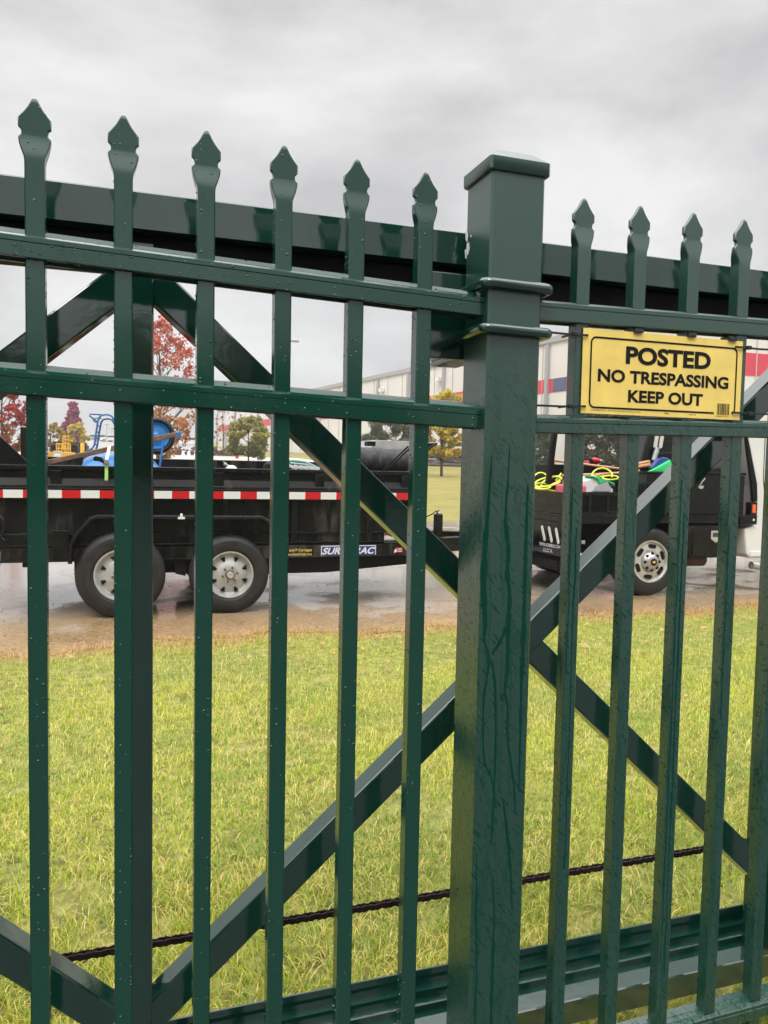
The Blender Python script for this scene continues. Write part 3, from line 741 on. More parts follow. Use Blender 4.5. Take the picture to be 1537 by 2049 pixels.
# ------------------------------------------------------------------ dump trailer
YT = 5.90
def T(px, py, Y=YT): return P(px, py, Y)
def zrow(py, Y=YT, px=460): return T(px, py, Y).z
XR, XFr = T(-60, 960).x, T(843, 960, 6.0).x      # rear / front of the body
trailer = thing('dump_trailer', (T(350, 1230).x, 6.9, 0), 'black tandem axle dump trailer with red and white tape along its side', 'trailer')
YW0, YW1 = 6.06, 7.90
z_top, z_floor, z_frame0 = zrow(937, 6.02), zrow(1087, 6.04), zrow(1113, 6.02, 700)
obj('side_wall', MB().box(XR, XFr, YW0, YW0+.05, z_floor-.05, z_top-.02), M_BLACKDIRTY, trailer)
obj('side_wall', MB().box(XR, XFr, YW1-.05, YW1, z_floor-.05, P(500, 923, YW1).z), M_BLACKDIRTY, trailer)
obj('front_wall', MB().box(XFr-.05, XFr+.002, YW0+.052, YW1-.052, z_floor, z_top-.03), M_BLACKDIRTY, trailer)
obj('floor', MB().box(XR, XFr-.06, YW0+.052, YW1-.052, z_floor, z_floor+.06), M_BLACKDIRTY, trailer)
obj('top_rail', MB().box(XR, XFr+.02, YW0-.045, YW0-.002, zrow(945, 6.02), z_top), M_BLACK, trailer, bevel=.006)
obj('top_rail', MB().box(XR, XFr+.02, YW1+.002, YW1+.045, P(500, 932, YW1).z, P(500, 922, YW1).z), M_BLACK, trailer, bevel=.006)
r0, r1 = zrow(978, 6.0, 500), zrow(962, 6.0, 500)
obj('side_ridge', MB().extrude_x([(YW0-.002, r0-.02), (YW0-.07, r0-.01), (YW0-.07, r0+.012), (YW0-.03, r1), (YW0-.002, r1+.01)], XR, XFr), M_BLACKDIRTY, trailer)
t0, t1 = zrow(998, 5.985, 400), zrow(983, 5.985, 400)
obj('tape_rail', MB().box(XR, XFr, YW0-.072, YW0-.002, t0-.012, t1+.02), M_BLACK, trailer, bevel=.004)
# reflective tape: six inch blocks of red and white
k = 0; x = XR; x_anchor = T(-3 + 3, 989, 5.985).x
seg = .1524
xw = T(26, 989, 5.985).x - seg/2       # a white block begins here
i0 = int((XR - xw)/seg) - 1
def tape_mat(x_white):
    m = bpy.data.materials.new('red_white_tape'); m.use_nodes = True; t = m.node_tree; b = t.nodes['Principled BSDF']
    c = t.nodes.new('ShaderNodeTexCoord'); s_ = t.nodes.new('ShaderNodeSeparateXYZ'); t.links.new(c.outputs['Object'], s_.inputs[0])
    q = t.nodes.new('ShaderNodeMath'); q.operation = 'ADD'; q.inputs[1].default_value = 100*2*seg - x_white; t.links.new(s_.outputs[0], q.inputs[0])
    w_ = t.nodes.new('ShaderNodeMath'); w_.operation = 'MODULO'; w_.inputs[1].default_value = 2*seg; t.links.new(q.outputs[0], w_.inputs[0])
    g_ = t.nodes.new('ShaderNodeMath'); g_.operation = 'GREATER_THAN'; g_.inputs[1].default_value = seg; t.links.new(w_.outputs[0], g_.inputs[0])
    x_ = t.nodes.new('ShaderNodeMix'); x_.data_type = 'RGBA'; x_.inputs[6].default_value = (.66,.67,.66,1); x_.inputs[7].default_value = (.50,.012,.018,1)
    t.links.new(g_.outputs[0], x_.inputs[0]); t.links.new(x_.outputs[2], b.inputs['Base Color']); b.inputs['Roughness'].default_value = .25
    return m
obj('reflective_tape', MB().box(XR, XFr-.03, YW0-.0745, YW0-.0725, t0, t1), tape_mat(xw - LOC['dump_trailer'].x), trailer)
for px in (-30, 112, 245, 438, 640, 812):
    xx = T(px, 960, 6.0).x
    obj('stake', MB().box(xx-.045, xx+.045, YW0-.062, YW0-.003, r0+.014, zrow(946, 6.02)), M_BLACK, trailer, bevel=.004)
for px in (70, 300, 590, 740):
    xx = T(px, 1040, 6.0).x
    obj('side_brace', MB().box(xx-.03, xx+.03, YW0-.04, YW0-.003, z_floor+.012, t0-.014), M_BLACK, trailer, bevel=.004)
obj('floor_ledge', MB().box(XR, XFr, YW0-.05, YW0-.003, z_floor-.002, z_floor+.010).box(XR, XFr, YW0-.03, YW0-.003, zrow(1067, 6.03, 650), zrow(1064, 6.03, 650)), M_BLACK, trailer, bevel=.003)
fx0, fx1 = T(582, 1100, 6.0).x, T(905, 1100, 6.0).x
z0f, z1f = zrow(1114, 6.0, 700), zrow(1090, 6.0, 700)
obj('main_frame', MB().box(XR+.2, XFr+.05, YW0-.04, YW0+.03, z0f, z1f).box(XR+.2, XFr+.05, YW0-.055, YW0-.041, z0f, z0f+.014).box(XR+.2, XFr+.05, YW1-.10, YW1-.03, z0f, z1f).box(XR+.2, XR+.3, YW0+.04, YW1-.11, z0f, z1f).box(XFr-.06, XFr+.04, YW0+.04, YW1-.11, z0f, z1f), M_BLACKDIRTY, trailer, bevel=.004)
# under-frame wedge below the main frame, rising to the front
zlo = zrow(1148, 6.05, 600)
obj('sub_frame', MB().prism([(T(400, 1100).x, z0f-.004), (T(400, 1100).x, zlo), (T(665, 1100).x, zlo), (T(840, 1126, 6.1).x, T(840, 1126, 6.1).z), (T(840, 1110, 6.1).x, z0f-.004)], 6.10, 6.20), M_BLACKMATT, trailer)
# tongue to the hitch
hx, hz = T(1075, 1126, 6.95).x, P(1075, 1126, 6.95).z
obj('tongue', MB().bar((XFr-.2, 6.25, z0f+.06), (hx-.1, 6.93, z0f+.05), .10, .15).bar((XFr-.2, 7.65, z0f+.06), (hx-.1, 6.97, z0f+.05), .10, .15), M_BLACK, trailer, bevel=.005)
obj('coupler', MB().box(hx-.2, hx+.12, 6.90, 7.0, z0f-.02, z0f+.12), M_BLACK, trailer, bevel=.02)
jx = T(877, 1060, 6.6)
obj('jack', MB().box(T(871, 1060, 6.6).x, T(883, 1060, 6.6).x, 6.56, 6.66, T(877, 1108, 6.6).z, T(877, 1029, 6.6).z).tube([T(877, 1024, 6.6), T(872, 1023, 6.58), T(866, 1028, 6.55), T(853, 1034, 6.5)], .008, 6), M_BLACK, trailer, bevel=.004)
obj('jack_top', MB().lathe([(.03, 0), (.03, .02), (.012, .03), (.012, .05)], T(878, 1029, 6.61), 'Z', 12), M_STEEL, trailer, smooth=True)
obj('breakaway_cable', MB().tube([T(884, 1083, 6.5), T(892, 1091, 6.5), T(905, 1090, 6.55), T(925, 1092, 6.7)], .008, 6).tube([T(880, 1080, 6.5), T(896, 1085, 6.5), T(930, 1086, 6.8)], .006, 6), M_SILV, trailer, smooth=True)
# fender: flat top with sloping ends, a lip along the edge
fend = [(140, 1128), (141, 1092), (153, 1069), (182, 1038), (196, 1034), (524, 1036), (541, 1046), (562, 1072), (566, 1088)]
fo = [T(a, b, 5.88) for a, b in fend]
mb = MB()
for a_, b_ in zip(fo[:-1], fo[1:]):
    mb.quadbox([(a_.x, 5.88, a_.z-.006), (b_.x, 5.88, b_.z-.006), (b_.x, YW0-.005, b_.z-.006), (a_.x, YW0-.005, a_.z-.006), (a_.x, 5.88, a_.z+.006), (b_.x, 5.88, b_.z+.006), (b_.x, YW0-.005, b_.z+.006), (a_.x, YW0-.005, a_.z+.006)])
mb.tube([(q.x, 5.875, q.z) for q in fo], .018, 8)
fen = obj('fender', mb, M_BLACK, trailer, smooth=True)
mb = MB()
for a_, b_ in zip(fo[:-1], fo[1:]):
    n_ = max(1, int((b_-a_).length/.022))
    for i in range(n_):
        q = a_.lerp(b_, (i+.5)/n_); mb.ball((q.x, 5.862, q.z), .007, 4)
obj('tread_edge', mb, M_BLACKMATT, fen)
mb = MB().box(T(140, 1100).x+.02, T(570, 1100).x, 6.13, 6.14, zrow(1150), zrow(1050))
obj('wheel_well', mb, M_BLACKMATT, trailer)
obj('spring_hanger', MB().prism([(T(348, 1100, 6.0).x, zrow(1075)), (T(380, 1100, 6.0).x, zrow(1075)), (T(372, 1155, 6.0).x, zrow(1155)), (T(352, 1150, 6.0).x, zrow(1150))], 6.05, 6.1).bar((T(262, 1125).x, 6.09, zrow(1128)), (T(440, 1125).x, 6.09, zrow(1120)), .06, .05), M_BLACKMATT, trailer)
lug = T(363, 1036, 5.86)
obj('fender_light', MB().box(lug.x-.03, lug.x+.03, 5.85, 5.873, lug.z-.012, lug.z+.008).lathe([(.012, .0), (.012, .02), (.004, .03)], (lug.x, 5.862, lug.z+.008), 'Z', 10), M_SILV, trailer)
TR_ = 83*T(460, 1150).__sub__(CAM).dot(FWD)/FPX
def trailer_wheel(px, py):
    c = T(px, py, YT); R = c.z - .008
    c = Vector((c.x, YT, R+.006))
    tprof = [(R*.585, .02), (R*.62, .006), (R*.655, .001), (R*.66, -.004), (R*.72, -.007), (R*.80, -.007), (R*.805, -.003), (R*.86, -.001), (R*.865, .003), (R*.93, .012), (R*.985, .035), (R, .045), (R, .062), (R*.97, .064), (R*.97, .070), (R, .072), (R, .100), (R*.97, .102), (R*.97, .108), (R, .110), (R, .138), (R*.97, .140), (R*.97, .146), (R, .148), (R, .165), (R*.985, .195), (R*.9, .215), (R*.6, .21)]
    w = obj('wheel', MB().lathe(tprof, c, 'Y', 56, closed=True), M_RUB, trailer, smooth=True)
    rr_ = R*.60
    rp_ = [(rr_, .012), (rr_*.985, .003), (rr_*.94, .004), (rr_*.90, .018), (rr_*.84, .055), (rr_*.80, .060), (rr_*.50, .040), (rr_*.44, .032), (rr_*.26, .030), (.03, .030)]
    rim = obj('rim', MB().lathe(rp_, c, 'Y', 48, caps=(False, True)), M_RIM, w, smooth=True)
    mb = MB()
    for i in range(8):
        a = 2*math.pi*(i+.5)/8; ra = rr_*.68
        q = [(-.018, .026), (.018, .026), (.030, -.022), (-.030, -.022)] if False else [(-.021, .020), (.021, .020), (.008, -.019), (-.008, -.019)]
        pts = []
        for s_, r_ in q:
            rad = ra + r_; cx_, cz_ = math.cos(a)*rad - math.sin(a)*s_, math.sin(a)*rad + math.cos(a)*s_
            pts.append((c.x+cx_, c.z+cz_))
        obj('vent_hole', MB().prism(pts, c.y+.0405, c.y+.0525), M_BLACKMATT, w)
    mb = MB().lathe([(rr_*.40, .029), (rr_*.40, .024), (rr_*.37, .022), (.05, .024)], c, 'Y', 32)
    obj('hub_plate', mb, M_RIM, w, smooth=True)
    mb = MB().lathe([(rr_*.19, .028), (rr_*.19, .006), (rr_*.17, .002), (.032, .002)], c, 'Y', 24)
    for i in range(6):
        a = 2*math.pi*i/6+.2; mb.lathe([(.0105, .026), (.0105, .005), (.006, .001)], (c.x+math.cos(a)*rr_*.31, c.y, c.z+math.sin(a)*rr_*.31), 'Y', 6)
    obj('hub', mb, M_RUST, w)
    obj('hub_cap', MB().lathe([(.031, .004), (.031, -.025), (.026, -.033), (.012, -.033), (.011, -.028), (.003, -.028)], c, 'Y', 24), M_ALU, w, smooth=True)
trailer_wheel(242, 1151); trailer_wheel(460.7, 1150)
# far side wheels
for px in (242, 460.7):
    q = T(px, 1150, YT); R = q.z - .002
    obj('wheel', MB().lathe([(R*.5, 0), (R*.9, .0), (R, .04), (R, .18), (R*.9, .22), (R*.5, .22)], (q.x, YW1-.05, R+.006), 'Y', 40), M_RUB, trailer, smooth=True)
    obj('axle', MB().lathe([(.04, 0), (.04, 1.7)], (q.x, YT+.22, R+.006), 'Y', 12), M_BLACKMATT, trailer)
# rear gusset, post, leg and chain at the left edge
obj('rear_gusset', MB().prism([(T(-60, 862).x, T(-60, 828, 6.0).z), (T(0, 877).x, T(0, 877, 6.0).z), (T(54, 926).x, T(54, 926, 6.0).z), (T(54, 930).x, z_top+.001), (T(-60, 935).x, z_top+.001)], 6.02, 6.05), M_BLACKDIRTY, trailer)
obj('rear_post', MB().box(T(42, 880, 7.6).x, T(54, 880, 7.6).x, 7.55, 7.65, T(48, 935, 7.6).z, T(48, 855, 7.6).z), M_BLACKMATT, trailer, bevel=.008)
obj('rear_leg', MB().box(T(40, 1110).x, T(53, 1110).x, 6.05, 6.13, T(46, 1140).z, z0f+.01), M_BLACKMATT, trailer)
obj('rear_step', MB().box(XR, T(58, 1100).x, 6.02, 6.055, zrow(1100, 6.02, 30), zrow(1068, 6.02, 30)).box(T(103, 1110).x, T(136, 1110).x, 5.98, 6.05, T(120, 1127).z, zrow(1060)), M_BLACK, trailer, bevel=.006)
mb = MB(); pa = T(15, 1078, 5.97); pb = T(-4, 1135, 5.97)
for i in range(13):
    q = pa.lerp(pb, i/12); pts = [(q.x+.009*math.cos(t_)*(1 if i % 2 else .4), 5.97+.009*math.cos(t_)*(0 if i % 2 else .9), q.z+.017*math.sin(t_)) for t_ in [2*math.pi*j/8 for j in range(8)]]
    mb.tube(pts, .0035, 5, closed=True)
mb.tube([T(-4, 1030, 5.97), T(6, 1040, 5.97), T(8, 1060, 5.97), T(2, 1075, 5.97), T(10, 1083, 5.97)], .014, 6)
obj('safety_chain', mb, M_BLACK, trailer)
# tarp roll, its shroud and brace bars at the front
mb = MB(); A, B = T(708, 919, 6.35), T(820, 923, 6.35); rr = []
n_ = 60
for i in range(n_+1):
    f = i/n_; c = A.lerp(B, f)
    rad = .142*(1 - .10*f) * (1 + .018*math.sin(f*31+.7*math.sin(f*17)) + .012*math.sin(f*83+1)*math.sin(f*11)) * (1 if f < .93 else 1-.5*((f-.93)/.07))
    ring = []
    for j in range(28):
        a = 2*math.pi*j/28; rj = rad*(1 + .02*math.sin(3*a + f*23) + .012*math.sin(7*a - f*40))
        ring.append((c.x + .012*math.sin(a*2+f*9), c.y + math.cos(a)*rj, c.z - .01 + math.sin(a)*rj*.98))
    rr.append(ring)
obj('tarp_roll', mb.rings(rr), M_TARP, trailer, smooth=True)
s0, s1, s2 = T(724, 881, 6.5), T(755, 880, 6.5), T(880, 885, 6.5)
obj('tarp_shroud', MB().prism([(s1.x-.05, s1.z-.10), (s1.x, s1.z), (s2.x, s2.z), (s2.x, s2.z-.012), (s2.x-.14, s2.z-.075)], 6.56, 7.4), M_RIM, trailer, bevel=.003)
obj('shroud_end', MB().prism([(T(846, 888, 6.4).x, T(846, 888, 6.4).z), (T(877, 886, 6.4).x, T(877, 886, 6.4).z), (T(868, 890, 6.4).x, T(868, 891, 6.4).z), (T(848, 905, 6.4).x, T(848, 905, 6.4).z)], 6.40, 6.55), M_BLACKMATT, trailer)
obj('crank_box', MB().box(T(738, 884, 6.4).x, T(753, 884, 6.4).x, 6.42, 6.55, T(745, 892, 6.4).z, T(745, 883, 6.4).z), M_BLACKMATT, trailer)
for a_, b_, y_ in (((766, 941), (817, 893), 6.02), ((773, 941), (822, 895), 6.02), ((852, 903), (874, 887), 6.1)): obj('shroud_brace', MB().bar(T(*a_, y_), T(*b_, y_), .018, .016), M_BLACK, trailer)
# decals
def decal_plate(name, x0, x1, y0, y1, m, Y, parent=trailer):
    a, b = T(x0, y1, Y), T(x1, y0, Y); za = T((x0+x1)/2, y1, Y).z; zb_ = T((x0+x1)/2, y0, Y).z
    return obj(name, MB().box(a.x, b.x, Y, Y+.002, za, zb_), m, parent), a.x, b.x, za, zb_
YD = YW0-.0445
d, a, b, c0, c1 = decal_plate('brand_decal', 642.5, 752.5, 1091.5, 1112.5, M_SILV, YD)
mb = MB().box(a+.008, b-.008, YD-.002, YD-.0005, c0+.008, c1-.008); o_ = obj('decal_field', mb, M_DBLUE, d)
mb = MB(); put_text(mb, 'SURE-TRAC', (a+.018, YD-.003, c0+.018), (b-a-.036, 0, 0), (0, 0, c1-c0-.036), .03, .05); obj('decal_lettering', mb, M_SILV, d, fix=False)
mb = MB(); p0, p1 = T(579, 1106, YD), T(624, 1106, YD)
put_text(mb, 'and P Carriages', (p0.x, YD, T(600, 1105, YD).z), (p1.x-p0.x, 0, 0), (0, 0, .034), .012)
p0 = T(572, 1113, YD); put_text(mb, 'www.NeedaTrailer.com', (p0.x, YD, T(600, 1111.5, YD).z), (p1.x-p0.x, 0, 0), (0, 0, .024), .012)
obj('dealer_lettering', mb, M_DYEL, trailer, fix=False)
YL = YW0 - .006
d, a, b, c0, c1 = decal_plate('warning_label', 769, 794, 1066, 1086, M_SILV, YL)
obj('label_print', MB().box(a+.004, a+(b-a)*.55, YL-.002, YL-.0005, c1-.026, c1-.004), M_RED, d)
obj('label_print', MB().box(a+.006, b-.006, YL-.002, YL-.0005, c0+.006, c0+(c1-c0)*.40), M_GREYD, d)
obj('label_print', MB().prism([(a+.055, c1-.012), (a+.085, c1-.028), (a+.075, c1-.042), (a+.045, c1-.026)], YL-.002, YL-.0005), M_INK, d)
mb = MB(); q = T(789, 1107, YD)
mb.prism([(q.x, q.z), (q.x+.03, q.z+.018), (q.x+.03, q.z+.055), (q.x, q.z+.03)], YD, YD+.002)
for i in range(2): mb.box(q.x+.034, q.x+.083, YD, YD+.002, q.z+.016+.022*i, q.z+.024+.022*i)
obj('logo_decal', mb, M_SILV, trailer)
mb = MB()
for i in range(3): mb.box(q.x+.034, q.x+.083, YD, YD+.002, q.z+.006+.021*i, q.z+.014+.021*i)
mb.prism([(q.x+.031, q.z+.02), (q.x+.034, q.z+.02), (q.x+.034, q.z+.06), (q.x+.012, q.z+.055)], YD-.001, YD-.0002)
obj('logo_decal', mb, M_RED, trailer)

# ------------------------------------------------------------------ load in the trailer
wbr = thing('wheelbarrow', (T(240, 925, 6.7).x, 6.7, z_floor+.06), 'upturned blue wheelbarrow with wooden handles riding in the dump trailer', 'wheelbarrow')
tray = [(163, 937), (168, 919), (186, 909), (228, 905), (290, 908), (308, 922), (320, 937)]
rr = []
for f, yy in ((0, 6.36), (.55, 6.40), (.9, 6.47), (1, 6.55), (1, 6.85), (.9, 6.93), (.55, 7.0), (0, 7.04)):
    ring = []
    zb_ = T(240, 939, 6.6).z
    for a_, b_ in tray:
        q = T(a_, b_, 6.6); mid = T(240, 930, 6.6).x
        ring.append((mid + (q.x-mid)*(.93+.07*f), yy, zb_ + (q.z-zb_)*f))
    rr.append(ring)
mb = MB(); n_ = len(tray)
for ring in rr: mb.v += ring
for k in range(len(rr)-1):
    for j in range(n_-1): mb.f.append((k*n_+j, k*n_+j+1, (k+1)*n_+j+1, (k+1)*n_+j))
obj('tray', mb, M_BLUE, wbr, smooth=True)
for yy in (6.42, 6.98):
    dz_ = 0
    obj('handle', MB().bar(T(88, 927, yy), T(356, 868.5, yy), .040, .046), M_WOOD, wbr, bevel=.006)
    q = T(355, 870, yy); obj('end_bracket', MB().bar(q + Vector((-.02, 0, -.004)), q + Vector((.035, 0, .004)), .046, .052), M_BLUEP, wbr, bevel=.004)
    obj('strut', MB().tube([T(327, 884, yy-.03), T(320, 934, yy-.02)], .010, 8), M_BLUE, wbr)
wc = T(312, 871.7, 6.7); RW = .182
w_ = obj('wheel', MB().lathe([(RW*.70, .03), (RW*.74, 0), (RW*.85, -.022), (RW*.95, -.012), (RW, .02), (RW, .075), (RW*.95, .105), (RW*.85, .115), (RW*.70, .07)], (wc.x, 6.65, wc.z), 'Y', 44, closed=True), M_RUB, wbr, smooth=True)
obj('rim', MB().lathe([(RW*.72, .012), (RW*.70, .004), (RW*.64, .014), (RW*.58, .03), (RW*.25, .02), (RW*.2, .004), (RW*.12, -.012), (.012, -.014)], (wc.x, 6.65, wc.z), 'Y', 40, caps=(False, True)), M_BLUE, w_, smooth=True)
obj('axle', MB().lathe([(.011, -.2), (.011, .32)], (wc.x, 6.65, wc.z), 'Y', 10), M_STEEL, wbr)

YH = 7.25
ht = thing('hand_truck', tuple(T(190, 930, YH)), 'blue tubular hand truck frame standing at the back of the trailer load', 'hand truck')
for dy in (0.0, .0):
    pass
def HT(*pts): return [T(a, b, YH) for a, b in pts]
obj('frame_tube', MB().tube(HT((176, 901), (185, 897), (189, 890), (192, 868), (196, 842), (200, 833), (206, 830), (216, 829.5), (224, 833), (229, 842), (232, 856), (230, 900), (228, 935)), .010, 8), M_BLUEP, ht, smooth=True)
obj('frame_tube', MB().tube([q + Vector((.0, .05, 0)) for q in HT((191, 900), (194, 893), (197, 872), (202, 845), (206, 839), (216, 837), (224, 840), (229, 848), (233, 862))], .010, 8), M_BLUEP, ht, smooth=True)
obj('frame_loop', MB().tube(HT((196, 845), (188, 838), (179, 832), (180, 828.5), (190, 829), (206, 829.8)), .008, 8).tube([q + Vector((0, .05, 0)) for q in HT((203, 836), (192, 836.5), (184, 837), (188, 842), (195, 846))], .007, 8), M_BLUEP, ht, smooth=True)
mb = MB()
for a_, b_ in (((195, 852), (201, 853)), ((193, 864), (199, 865)), ((191, 877), (197, 878)), ((190, 889), (195, 890))):
    obj('rung', MB().tube([T(*a_, YH), T(*b_, YH)+Vector((0, .05, 0))], .007, 6), M_BLUEP, ht, smooth=True)

rs = thing('ratchet_strap', tuple(T(213, 960, 5.97)), 'ratchet strap with black handle and lime tail over the trailer side', 'ratchet strap')
p_ = [T(219, 893, 6.3), T(216, 908, 6.1), T(213, 921, 5.985)]
mb = MB()
for a_, b_ in zip(p_[:-1], p_[1:]): mb.bar(a_, b_, .025, .003, (0, -1, .3))
obj('webbing', mb, M_SILV, rs)
mb = MB(); p_ = [T(213, 928, 5.975), T(213, 945, 5.965), T(212.6, 961, 5.972)]
for a_, b_ in zip(p_[:-1], p_[1:]): mb.bar(a_, b_, .028, .003, (0, -1, 0))
obj('tail', mb, M_LIME, rs)
hp = [(186, 916), (191, 912.5), (203, 915), (209, 922), (209, 928), (204, 926), (198, 923), (188, 922)]
obj('handle', MB().prism([(T(a_, b_, 5.95).x, T(a_, b_, 5.95).z) for a_, b_ in hp], 5.93, 5.97), M_BLACKMATT, rs, bevel=.004)
q = T(213, 924, 5.95)
obj('buckle', MB().lathe([(.022, -.02), (.022, .02)], (q.x, 5.95, q.z), 'Y', 14).box(q.x-.03, q.x+.03, 5.945, 5.965, q.z-.028, q.z-.012), M_STEEL, rs, smooth=True)

vf = thing('valve_fitting', tuple(T(462, 936, 6.5)), 'white plastic fitting with a small metal valve lying in the trailer', 'fitting')
q = T(463, 941, 6.5); obj('body', MB().ball(q, .062, 12, .8), M_WHITE, vf, smooth=True)
q = T(451, 929, 6.5); obj('valve', MB().ball(q, .018, 8).tube([q, q+Vector((-.02, 0, .03))], .006, 6).tube([q, T(460, 934, 6.5)], .012, 8), M_GREYD, vf, smooth=True)
fc = thing('folding_chair', tuple(T(600, 936, 6.7)), 'folded chair with pale green frame and white straps lying in the trailer', 'chair')
obj('frame', MB().tube([T(560, 925, 6.6), T(585, 921, 6.6), T(610, 924, 6.6), T(640, 938, 6.6)], .012, 8).tube([T(556, 936, 6.9), T(582, 927, 6.9), T(612, 930, 6.9), T(634, 940, 6.9)], .012, 8), mat('pale_green_tube', (.22, .42, .34), .35), fc, smooth=True)
mb = MB()
for i in range(5):
    x_ = 578 + i*11; mb.bar(T(x_, 931+i*1.2, 6.55), T(x_+17, 938, 6.56), .02, .030, (0, 0, 1))
obj('strap', mb, M_BAG, fc)
tl = thing('tool_box', tuple(T(550, 937, 6.9)), 'low dark rounded case at the far side of the trailer load', 'case')
obj('shell', MB().lathe([(.16, -.1), (.19, 0), (.17, .06), (.10, .10), (.02, .11)], T(560, 940, 7.0), 'Z', 20), M_BLACKMATT, tl, smooth=True)

# ------------------------------------------------------------------ flatbed truck
YK = 5.90
XC = P(1141, 1030, YK).x                    # rear near corner of the bed
YFAR = YK + 2.25
truck = thing('flatbed_truck', (P(1306, 1196, YK).x, 7.0, 0), 'white pickup truck with black steel flatbed and side boxes', 'truck')
def K(px, py, Y=YK): return P(px, py, Y)
def KX(px, Y=YK, py=1030): return P(px, py, Y).x
zdk = K(1250, 1032).z; zdk2 = zdk - .085
XBF = KX(1513)                              # front of the bed
obj('bed_deck', MB().box(XC, XBF, YK+.002, YFAR, zdk2, zdk), M_BLACK, truck, bevel=.006)
obj('bed_edge', MB().box(XC-.012, XBF, YK-.014, YK, zdk-.018, zdk+.006).box(XC-.014, XC-.002, YK+.002, YFAR, zdk-.02, zdk+.006), M_BLACK, truck, bevel=.003)
zbt = K(1200, 985).z
xb1 = KX(1292)
def mesh_board(y0, y1, x0, x1, z0, z1, name='side_board'):
    mb = MB()
    mb.box(x0, x1, y0, y1, z1-.035, z1).box(x0, x1, y0, y1, z0, z0+.035)
    n_ = 4
    for i in range(n_+1):
        xx = x0 + (x1-x0)*i/n_; mb.box(max(xx-.018, x0), min(xx+.018, x1), y0+.002, y1-.002, z0+.036, z1-.036)
    b_ = obj(name, mb, M_BLACK, truck)
    mb = MB()   # expanded metal
    ym = (y0+y1)/2; s_ = .035; z = z0
    for sg in (1, -1):
        k_ = -int((z1-z0)/s_)-1
        while x0 + k_*s_ < x1:
            xa = x0 + k_*s_; za = z0 if sg > 0 else z1; xb_ = xa + (z1-z0); zb_ = z1 if sg > 0 else z0
            if xa < x0: za += sg*(x0-xa); xa = x0
            if xb_ > x1: zb_ -= sg*(xb_-x1); xb_ = x1
            if xb_ > xa + .01: mb.bar((xa, ym+.002*sg, za), (xb_, ym+.002*sg, zb_), .003, .008)
            k_ += 1
    obj('expanded_mesh', mb, M_BLACKDIRTY, b_)
    obj('backing', MB().box(x0+.01, x1-.01, y1+.001, y1+.006, z0+.01, z1-.01), M_BLACKMATT, b_)
mesh_board(YK+.03, YK+.06, XC+.03, xb1, zdk+.008, zbt)
mesh_board(YFAR-.06, YFAR-.03, XC+.03, xb1+.6, zdk+.008, zbt)
obj('tail_board', MB().box(XC+.005, XC+.03, YK+.07, YFAR-.1, zdk+.008, zbt-.01).box(XC-.004, XC+.004, YK+.07, YFAR-.1, zdk+.08, zdk+.10).box(XC-.008, XC+.02, YK+.01, YK+.068, zdk+.008, zbt+.06), M_BLACK, truck, bevel=.004)
pk = PX(1107, 950, XC+.03)
obj('stake_pole', MB().bar(PX(1097, 968, XC+.05), PX(1111, 860, XC+.05), .05, .05, (1, 0, 0)).bar(PX(1111, 860, XC+.05), PX(1113, 845, XC+.05), .05, .05, (1, 0, 0)), M_BLACKMATT, truck)
# rear skirt with lamps and lettering (faces the trailer)
zs0, zs1 = PX(1100, 1110, XC).z, zdk2-.002
skirt = obj('rear_skirt', MB().box(XC+.004, XC+.03, YK+.03, YFAR, zs0, zs1), M_BLACK, truck, bevel=.01)
def rear(px, py, dx=0): return PX(px, py, XC+.004-dx)
for a_, b_ in (((1086, 1055), (1091, 1079)), ((1100, 1057), (1105, 1082)), ((1114, 1060), (1118.5, 1085))):
    A, B = rear(*a_), rear(*b_); ax = (A-B).normalized(); side = Vector((0, 1, 0)); side = (side - ax*side.dot(ax)).normalized()
    pts = []; r_ = .022
    for i in range(9): an = math.pi*i/8; pts.append(A + side*r_*math.cos(an) + ax*r_*math.sin(an))
    for i in range(9): an = math.pi*i/8; pts.append(B - side*r_*math.cos(an) - ax*r_*math.sin(an))
    mb = MB().rings([[p + Vector((0, 0, 0)) for p in pts], [p + Vector((-.012, 0, 0)) for p in pts]])
    obj('tail_lamp', mb, M_LENS, skirt, bevel=.004)
    c_ = (A+B)/2
    obj('lamp_bezel', MB().rings([[c_ + (p-c_)*1.15 + Vector((0, 0, 0)) for p in pts], [c_ + (p-c_)*1.15 + Vector((-.005, 0, 0)) for p in pts]]), M_BLACKMATT, skirt)
mb = MB()
o_, e_ = rear(1079, 1091, .002), rear(1121, 1098, .002)
put_text(mb, 'TMTRUCKBEDS.COM', o_, e_-o_, Vector((0, 0, .036)), .02)
o_, e_ = rear(1087, 1099, .002), rear(1105, 1101.5, .002); put_text(mb, 'TAYLORVILLE', o_, e_-o_, Vector((0, 0, .016)))
o_, e_ = rear(1087, 1104, .002), rear(1106, 1106.5, .002); put_text(mb, 'Pana, IL', o_, e_-o_, Vector((0, 0, .022)), .02)
o_, e_ = rear(1048, 1093, .002), rear(1066, 1095, .002); put_text(mb, 'FORD', o_, e_-o_, Vector((0, 0, .03))) if False else None
obj('rear_lettering', mb, M_SILV, skirt, fix=False)
mb = MB(); c_ = rear(1063, 1044, .003)
for rr_, off in ((.060, -.02), (.045, .03)):
    mb.lathe([(rr_, 0), (rr_, -.002)], c_ + Vector((0, .03, off)), 'X', 14)
obj('round_sticker', mb, M_PINK, skirt)
obj('hitch', MB().box(XC-.10, XC+.25, 6.93, 7.07, PX(1072, 1137, XC).z, PX(1072, 1112, XC).z).box(XC+.05, XC+.16, YK+.3, YFAR-.3, PX(1090, 1138, XC).z, PX(1090, 1118, XC).z), M_BLACKMATT, truck, bevel=.008)
